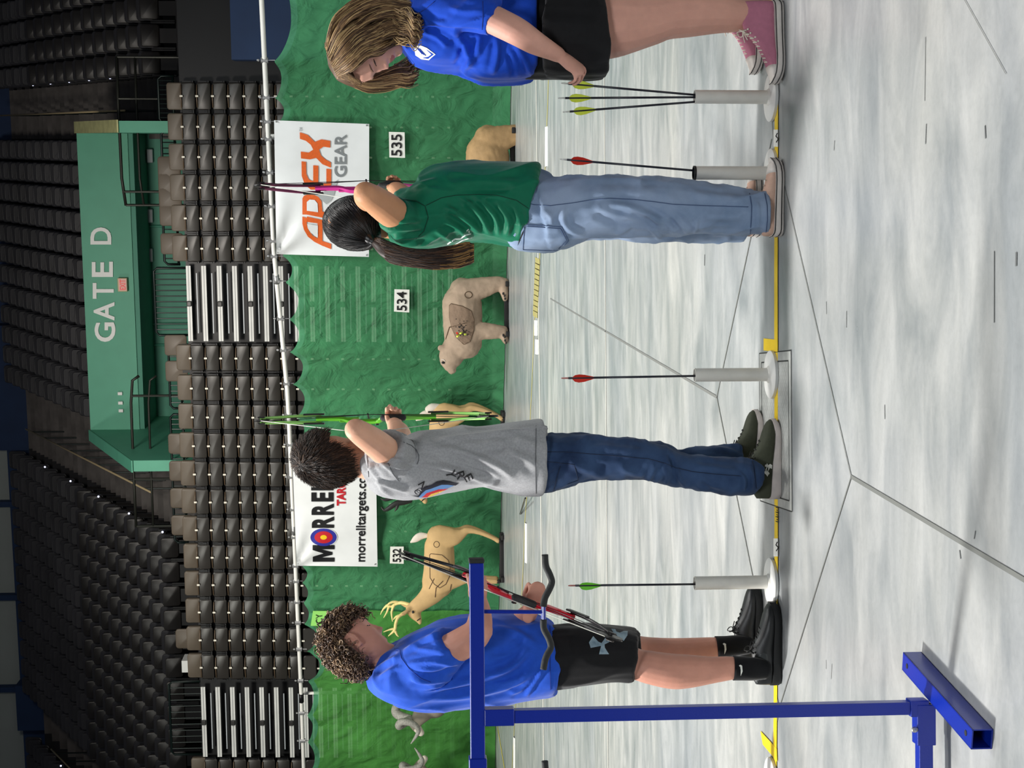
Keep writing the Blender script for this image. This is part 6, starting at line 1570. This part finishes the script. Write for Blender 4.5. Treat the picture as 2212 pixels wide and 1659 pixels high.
limb(mb, [(1200, 1420, 5.18, 60), (1300, 1412, 5.24, 50), (1370, 1408, 5.29, 36), (1400, 1411, 5.3, 35), (1450, 1414, 5.3, 36), (1500, 1408, 5.3, 31), (1545, 1400, 5.3, 24), (1590, 1394, 5.31, 16), (1612, 1394, 5.33, 12)])
body3 = body_mesh(mb, M['sk_c'], g3, h3); bv3 = bvh_of(body3)
eyes(g3, h3, bv3, mat('brow_brown', (70, 48, 36), .8))
mb = MB()
torso(mb, [(836, 1404, 798, 1462, 5.12, .06), (850, 1398, 800, 1474, 5.12, .12), (868, 1388, 815, 1488, 5.12, .17), (892, 1374, 838, 1502, 5.12, .195), (915, 1362, 872, 1518, 5.12, .20), (950, 1348, 920, 1526, 5.12, .195), (995, 1337, 985, 1524, 5.12, .185), (1050, 1332, 1050, 1518, 5.12, .18), (1100, 1330, 1100, 1513, 5.12, .18), (1150, 1334, 1150, 1506, 5.12, .185), (1180, 1342, 1185, 1499, 5.12, .19), (1197, 1352, 1198, 1492, 5.12, .185)])
limb(mb, [(890, 1450, 4.99, 47), (925, 1432, 4.94, 48), (955, 1410, 4.91, 45), (974, 1392, 4.89, 43)], round_ends=False)
limb(mb, [(900, 1410, 5.28, 42), (960, 1392, 5.33, 40)], round_ends=False)
shirt3 = wear(mb, 'shirt', M['shirt_blue'], g3, .0068, 3, amp=.012, sc=(7, 6, 4), amp2=.003, seed=31)
def z8(X, Y): return (560 + X / 3.615, 1200 + Y / 3.615)
folds(shirt3, [([z8(1110, 760), z8(1300, 650), z8(1440, 590)], 5, .009), ([z8(1150, 850), z8(1350, 830), z8(1540, 850)], 5, .008), ([z8(1180, 900), z8(1350, 930), z8(1560, 870)], 5, -.011), ([z8(1180, 960), z8(1320, 990), z8(1560, 950)], 5, .012), ([z8(1230, 1060), z8(1500, 1010), z8(1900, 900), z8(2150, 720)], 8, .014), ([z8(1300, 1120), z8(1650, 1090), z8(2000, 1000), z8(2150, 900)], 7, .011), ([z8(1780, 950), z8(1990, 860), z8(2100, 700)], 7, .010), ([z8(1800, 560), z8(2000, 600), z8(2160, 700)], 7, .008), ([z8(900, 900), z8(1000, 830), z8(1100, 780)], 4, .007), ([z8(930, 960), z8(1020, 900), z8(1120, 870)], 4, .006), ([z8(1200, 720), z8(1350, 740), z8(1500, 760)], 5, .006), ([z8(1950, 1080), z8(2050, 1040), z8(2150, 960)], 5, .009), ([z8(1800, 760), z8(1950, 740), z8(2080, 620)], 6, -.007), ([z8(2080, 1100), z8(2150, 1000), z8(2260, 820)], 4, .009)])
bs3 = bvh_of(shirt3)
seams('seam', mat('seam_blue', (20, 52, 140), .9), g3, bs3, [[z8(1010, 720), z8(1100, 740), z8(1110, 800), z8(1170, 880), z8(1260, 960), z8(1340, 990)], [(1188, 1352), (1188, 1400), (1189, 1490)]])
mb = MB()
limb(mb, [(1150, 1425, 5.1, 66, 1.25), (1190, 1420, 5.10, 70, 1.25), (1230, 1416, 5.10, 70, 1.2)])
limb(mb, [(1200, 1420, 5.05, 68), (1260, 1417, 5.03, 64), (1320, 1415, 5.02, 59), (1372, 1421, 5.01, 51)], round_ends=False)
limb(mb, [(1200, 1415, 5.18, 64), (1260, 1408, 5.21, 60), (1320, 1404, 5.25, 54), (1369, 1406, 5.27, 47)], round_ends=False)
sho3 = wear(mb, 'shorts', M['short_black'], g3, .0068, 3, amp=.006, sc=(8, 8, 4), amp2=.002, seed=41)
bsh3 = bvh_of(sho3)
def z4b(X, Y): return (1100 + X / 3.3515, 1200 + Y / 3.3515)
q = MB()
for poly in ([(608, 585), (577, 630), (590, 670), (640, 660), (665, 655), (650, 715), (722, 714), (692, 668), (690, 645), (720, 630), (755, 600), (770, 572), (800, 600), (828, 620), (855, 580), (858, 548), (828, 548), (800, 560), (775, 552), (768, 535), (738, 532), (752, 555), (720, 575), (690, 605), (668, 635), (645, 625)],):
    decal(q, bsh3, [z4b(a, b) for (a, b) in poly], .002, 4)
q.build('shorts_logo', M['logo_mottle'], g3, fix=False)
q = MB(); decal(q, bsh3, [z4b(a, b) for (a, b) in [(700, 625), (725, 612), (748, 590), (755, 575), (735, 585), (712, 605)]], .0032, 4); q.build('logo_gap', M['short_black'], g3, fix=False)
hm3 = hairmats('curly_hair', (74, 56, 44), (118, 92, 70), (170, 142, 110))
mask3 = lambda q: ((q.x < .03 or q.z > .062) and q.z > -.045 and not (abs(q.y) > .055 and -.036 < q.x < .06 and q.z < .042)) or (q.x < -.04 and q.z > -.090)
mb = MB(); cap_mesh(mb, h3, mask3, (.107, .087, .117), .014, lump=.03)
roots = [(p, n * .35 + V(-.3, 0, -.35) + V(random.gauss(0, .6), random.gauss(0, .6), random.gauss(0, .6))) for (q, p, n) in cap_points(h3, 1900, lambda q: mask3(q) and not (abs(q.y) > .045 and q.x > -.045 and q.z < .058), (.108, .088, .118))]
grow(mb, h3, roots, .088, 15, .02, .95, .0026, (.108, .088, .118), push=1.03, wave=.72, jitter=.02, maxr=1.09)
roots = [(p, n * .5 + h3.f * .6 - V(0, 0, .1)) for (q, p, n) in cap_points(h3, 260, lambda q: q.z > .075 and q.x > .0, (.108, .088, .118))]
grow(mb, h3, roots, .075, 14, .02, .9, .0024, (.108, .088, .118), push=1.03, wave=.75, jitter=.02, maxr=1.10)
mb.build('hair', hm3, g3, smooth=True, fix=False)
# socks and shoes
for (nm, nodes) in (('sock', [(1584, 1443, 5.0, 27), (1605, 1444, 5.0, 26), (1628, 1445, 5.02, 25), (1655, 1446, 5.04, 21)]), ('sock', [(1547, 1399, 5.3, 25), (1570, 1397, 5.3, 23.5), (1595, 1394, 5.31, 22), (1622, 1394, 5.33, 18)])):
    mb = MB(); limb(mb, nodes, 22, 3, False); so = mb.build(nm, M['sock'], g3, smooth=True); bo_ = bvh_of(so)
    x, y = nodes[1][0], nodes[1][1]
    q = MB(); decal(q, bo_, [(x - 9, y - 14 + 8), (x - 6, y - 13 + 5), (x - 2, y - 6), (x - 1, y + 6), (x - 5, y + 16), (x - 5, y + 4), (x - 6, y - 3)], .0015, 3); q.build('sock_mark', M['nock_pale'], so, fix=False)
blk = mat('leather_black', (32, 34, 35), .42, var=.15, scale=30, bump=.1, bscale=300)
st3 = dict(sole=[(0, .034), (.5, .030), (1, .026)], sole_m=mat('sole_black', (26, 27, 27), .6), top=[(0, .088), (.08, .100), (.2, .086), (.3, .100), (.42, .106), (.5, .094), (.62, .078), (.75, .066), (.88, .056), (.95, .046), (1, .032)], upper_m=blk, lace=(.40, .68), nl=6, lace_m=mat('lace_black', (22, 23, 23), .8))
hl = G(1692, 1484); hl.y += .046; s3, bs_, _T = shoe(g3, V(hl.x, hl.y, 0), V(1, .02, 0), .298, .100, st3)
q = MB()
def z9(X, Y): return (1540 + X / 6.911, 1260 + Y / 6.9125)
decal(q, bs_, [z9(a, b) for (a, b) in [(655, 1110), (700, 1060), (760, 1035), (810, 1060), (825, 1120), (810, 1200), (770, 1290), (720, 1380), (665, 1500), (630, 1495), (690, 1380), (735, 1280), (755, 1190), (750, 1130), (720, 1110)]], .002, 4); q.build('side_mark', mat('leather_grey', (52, 56, 56), .35), s3, fix=False)
hl = G(1651, 1436); hl.y += .046; shoe(g3, V(hl.x, hl.y, 0), V(1, .04, 0), .294, .100, st3)
bow('red compound bow with black limbs, held slanting by the boy in the blue shirt', P(1104, 1285, 5.02), (.226, .50, .70), (0, 1, 0), M['bow_red'], M['limb_black'], .96)

# ------------------------------------------------------------------ girl leaning in from the right
g4 = thing('person', 'person with wavy light brown hair, blue shirt, black shorts and pink high-top shoes', 'person', V(P(1000, 40, 5.1).x, 5.1, 0))
SKIN = M['sk_d']
h4 = Head(P(788, 113, 5.05), (-.72, -.28, -.635), (-.585, -.23, .78), 1.0)
mb = MB(); h4.mesh(mb, .9, .94)
limb(mb, [(800, 95, 5.07, 28), (840, 70, 5.10, 30), (880, 48, 5.12, 34), (905, 40, 5.12, 40)])
torso(mb, [(900, 90, 900, 10, 5.14, .10), (950, 108, 950, -5, 5.14, .12), (1040, 125, 1040, -20, 5.14, .12), (1120, 130, 1120, -30, 5.12, .15), (1280, 110, 1280, -20, 5.12, .14)])
limb(mb, [(930, 25, 5.02, 30), (1000, 29, 4.93, 30), (1050, 37, 4.87, 31), (1085, 52, 4.84, 31), (1120, 70, 4.83, 30), (1155, 92, 4.84, 26), (1190, 110, 4.87, 19.5), (1205, 118, 4.89, 17)])
hand(mb, P(1203, 117, 4.89), V(-.50, .12, -.78), V(-.45, .75, .3), V(.2, .9, 0), [(.35, .7, .5), (.45, .75, .5), (.5, .8, .5), (.6, .9, .6)], thumb=(.75, .35, .5), k=.98, tcurl=.2)
limb(mb, [(930, 40, 5.28, 36), (1010, 60, 5.36, 30), (1080, 85, 5.36, 24), (1110, 92, 5.36, 19)])
hand(mb, P(1108, 92, 5.37), V(-.2, 0, -1), V(0, .9, 0), V(-1, .3, 0), [(1.2, 1.2, .8)] * 4, k=.9)
limb(mb, [(1230, 46, 5.06, 70), (1280, 47, 5.03, 80), (1330, 46, 5.0, 78), (1398, 40, 5.0, 61), (1437, 31, 5.0, 55), (1490, 26, 5.0, 54), (1540, 27, 5.0, 47), (1589, 32, 5.0, 37), (1630, 30, 5.0, 30), (1660, 28, 5.0, 28)])
limb(mb, [(1230, 45, 5.2, 70), (1300, 40, 5.25, 72), (1398, 28, 5.3, 55), (1490, 22, 5.3, 48), (1560, 30, 5.3, 38), (1600, 45, 5.3, 30), (1640, 50, 5.3, 26)])
body4 = body_mesh(mb, M['sk_d'], g4, h4); bv4 = bvh_of(body4)
eyes(g4, h4, bv4, mat('brow_tan', (112, 82, 66), .8))
mb = MB()
torso(mb, [(868, 92, 850, 20, 5.12, .06), (882, 112, 868, -8, 5.12, .12), (900, 132, 890, -26, 5.12, .17), (925, 142, 925, -36, 5.12, .185), (960, 147, 960, -40, 5.12, .19), (985, 149, 985, -42, 5.12, .185), (1020, 164, 1020, -44, 5.12, .18), (1050, 174, 1050, -46, 5.12, .18), (1090, 175, 1090, -50, 5.12, .18), (1125, 172, 1125, -52, 5.12, .19), (1150, 166, 1150, -52, 5.12, .19)])
limb(mb, [(915, 18, 5.0, 46), (960, 24, 4.95, 46), (1010, 29, 4.90, 42), (1045, 35, 4.87, 41), (1066, 41, 4.86, 40)], round_ends=False)
shirt4 = wear(mb, 'shirt', M['shirt_royal'], g4, .0068, 3, amp=.014, sc=(6, 6, 3), amp2=.003, seed=51)
def z5(X, Y): return (560 + X / 3.687, Y / 3.687)
folds(shirt4, [([z5(1300, 250), z5(1420, 300), z5(1500, 380)], 5, .008), ([z5(1560, 270), z5(1650, 400), z5(1700, 560)], 7, .013), ([z5(1760, 260), z5(1740, 420), z5(1640, 560), z5(1790, 630)], 6, .013), ([z5(1900, 300), z5(1890, 460), z5(1850, 600)], 6, .012), ([z5(2040, 330), z5(2110, 470), z5(2170, 600)], 6, .012), ([z5(1280, 215), z5(1500, 240), z5(1800, 250)], 5, -.009), ([z5(1970, 420), z5(2010, 520), z5(2020, 620)], 5, -.009), ([z5(1300, 120), z5(1400, 170), z5(1500, 180)], 5, .008), ([z5(1500, 60), z5(1650, 90), z5(1790, 80)], 6, .007), ([z5(1620, 330), z5(1600, 450), z5(1560, 520)], 5, -.008)])
bs4 = bvh_of(shirt4)
q = MB(); decal(q, bs4, [z5(a, b) for (a, b) in [(1235, 365), (1290, 362), (1335, 380), (1405, 432), (1350, 478), (1290, 470), (1245, 440)]], .002, 4); q.build('chest_print', M['sign_white'], g4, fix=False)
q = MB(); decal(q, bs4, [z5(a, b) for (a, b) in [(1325, 388), (1390, 432), (1345, 466), (1300, 460), (1345, 452), (1372, 432)]], .0032, 4)
for k in range(3): line_on(q, bs4, [z5(1250 + 14 * k, 372 + 6 * k), z5(1300 + 14 * k, 430 + 6 * k)], .0014, .0035)
q.build('print_line', M['shirt_royal'], g4, fix=False)
seams('seam', mat('seam_royal', (16, 46, 130), .9), g4, bs4, [[z5(1250, 120), z5(1340, 60), z5(1400, 10)], [z5(1780, 10), z5(1783, 120), z5(1775, 235)]])
mb = MB()
limb(mb, [(1110, 55, 5.12, 112, .85), (1160, 55, 5.11, 114, .85), (1220, 56, 5.10, 116, .9)])
limb(mb, [(1190, 60, 5.05, 110), (1240, 62, 5.03, 110), (1270, 62, 5.02, 110), (1297, 60, 5.02, 109)], round_ends=False)
limb(mb, [(1190, 50, 5.2, 100), (1250, 50, 5.22, 98), (1285, 50, 5.23, 96)], round_ends=False)
wear(mb, 'shorts', M['short_black'], g4, .007, 3, amp=.006, sc=(9, 9, 3), amp2=.003, seed=61)
hm4 = hairmats('wavy_hair', (84, 62, 44), (136, 106, 74), (194, 164, 116))
mask4 = lambda q: (q.x < .02) or q.z > .080 + max(0, q.x - .02) * .6
mask4b = lambda q: mask4(q) and q.z > -.07
mb = MB(); cap_mesh(mb, h4, mask4b, (.122, .100, .124), .016, lump=.04)
cm = MB(); cap_mesh(cm, h4, lambda q: True, (.130, .110, .128), .016); bvc = BVHTree.FromPolygons([tuple(v) for v in cm.v], cm.f)
GA = [(729, 169), (764, 152), (792, 124), (822, 112), (848, 96), (876, 88), (898, 74)]
GB = [(702, 100), (719, 44), (752, 14), (792, -8), (832, -16), (872, -12), (905, -4)]
def guide(a, jit):
    out = []; wv = random.uniform(0, 6.3); Yp = 5.02; am = random.uniform(2, 7)
    for j, (p_, q_) in enumerate(zip(GA, GB)):
        x = p_[0] + (q_[0] - p_[0]) * a + am * .6 * math.sin(wv + 1.3 * j) * min(1, j / 2); y = p_[1] + (q_[1] - p_[1]) * a + am * math.sin(wv + 1.1 * j) * min(1, j / 2.5) + random.gauss(0, jit)
        d = ray(x, y).normalized(); h_ = bvc.ray_cast(CAM, d)
        Y_ = h_[0].y if h_[0] is not None else Yp
        if h_[0] is None and j < 2: Y_ = 5.05
        Y_ = Y_ if j < 5 else Yp * .6 + 4.97 * .4; Yp = Y_; out.append(P(x, y, Y_ - .004 - .012 * random.random() + .008 * math.sin(wv + j)))
    return [V(*x) for x in crom([tuple(x) for x in out], 4)]
for i in range(2300):
    a = random.random() ** .9; g = guide(a, 1.2); n0 = 0 if random.random() < .5 else random.randint(0, 8); e = len(g) - random.randint(0, 7)
    mb.tube(g[n0:e], [.0017] * (e - n0 - 2) + [.0012, .0005], 3, mi=random.choices((0, 1, 2), (3, 4, 2.2))[0], cap=False)
# top of the head, from the parting over to the far side
for i in range(1000):
    a = random.random(); p0 = (701 + 28 * a, 92 + 76 * a); p1 = (774 + random.gauss(0, 3), 180 + random.gauss(0, 2)); out = []; bl = (4 + 14 * random.random()) * (1.05 - a)
    for j in range(7):
        t = j / 6; x = p0[0] + (p1[0] - p0[0]) * t - bl * math.sin(PI * t) * .8; y = p0[1] + (p1[1] - p0[1]) * t + bl * math.sin(PI * t) * .8; h_ = bvc.ray_cast(CAM, ray(x, y).normalized())
        out.append(P(x, y, (h_[0].y if h_[0] is not None else 5.08) - .004 - .008 * random.random()))
    out = [V(*x) for x in crom([tuple(x) for x in out], 3)]; mb.tube(out, .0016, 3, mi=random.choices((0, 1, 2), (3, 4, 2))[0], cap=False)
# lock hanging beyond the face, and strands over the shoulders
for i in range(330):
    y0 = random.gauss(0, 1); a = random.random(); s0_ = random.uniform(0, .35)
    K = [(738, 163, 5.14), (765, 180, 5.16), (795, 187, 5.17), (830, 181, 5.18), (862, 172, 5.18), (885, 170, 5.18), (903, 160, 5.18)]
    if i % 3 == 0: K = [(738, 160, 5.16), (790, 172, 5.18), (830, 162, 5.19), (865, 150, 5.19), (885, 138, 5.19), (893, 128, 5.18), (886, 140, 5.17)]
    wv = random.uniform(0, 6); pts = [P(x + 3 * math.sin(wv + j), y + y0 * (3 + 1.4 * j) * .8 + 4 * math.sin(j * 1.3 + wv), Y + .012 * math.sin(j + wv) + .01 * y0) for j, (x, y, Y) in enumerate(K)]
    pts = [V(*x) for x in crom([tuple(x) for x in pts], 3)]; e = random.randint(len(pts) - 6, len(pts)); mb.tube(pts[:e], .0019, 3, mi=random.choices((0, 1, 2), (3, 4, 2))[0], cap=False)
for i in range(320):
    y0 = random.gauss(0, 1); wv = random.uniform(0, 6); b = random.uniform(0, 1)
    K = [(852, 82 - 60 * b, 4.96), (868, 90 - 60 * b, 4.94), (884, 84 - 56 * b, 4.93), (897, 92 - 52 * b, 4.92), (904, 80 - 50 * b, 4.92), (912, 84 - 50 * b, 4.92)]
    pts = [P(x + 4 * math.sin(wv + j), y + y0 * 6 + 9 * math.sin(j * 1.5 + wv), Y + .015 * math.sin(j + wv)) for j, (x, y, Y) in enumerate(K)]
    pts = [V(*x) for x in crom([tuple(x) for x in pts], 4)]; e = random.randint(len(pts) - 8, len(pts)); mb.tube(pts[:e], .0019, 3, mi=random.choices((0, 1, 2), (3, 4, 2))[0], cap=False)
mb.build('hair', hm4, g4, smooth=True, fix=False)
pinkc = mat('canvas_pink', (188, 118, 140), .85, var=.06, scale=60, bump=.25, bscale=500)
st4 = dict(sole=[(0, .036), (.5, .034), (.8, .034), (1, .032)], sole_m=rub, stripe=(.35, .95), stripe_m=M['ink'], top=[(0, .135), (.10, .142), (.25, .146), (.38, .138), (.46, .112), (.56, .088), (.66, .072), (.78, .058), (.88, .048), (.95, .042), (1, .032)], upper_m=pinkc, cap_m=rub, lace=(.36, .74), nl=9, lace_m=mat('lace_white', (232, 224, 208), .8))
hl = G(1697, -5); hl.y += .046; shoe(g4, V(hl.x, hl.y, 0), V(-1, -.0, 0), .292, .098, st4)
hl = G(1650, -12); hl.y += .046; shoe(g4, V(hl.x, hl.y, 0), V(-1, -.03, 0), .288, .098, st4)
bow('black compound bow mostly hidden behind the leaning girl', P(1112, 84, 5.37), (-.27, 0, .96), (0, 1, 0), M['limb_black'], M['limb_black'], 1.0)
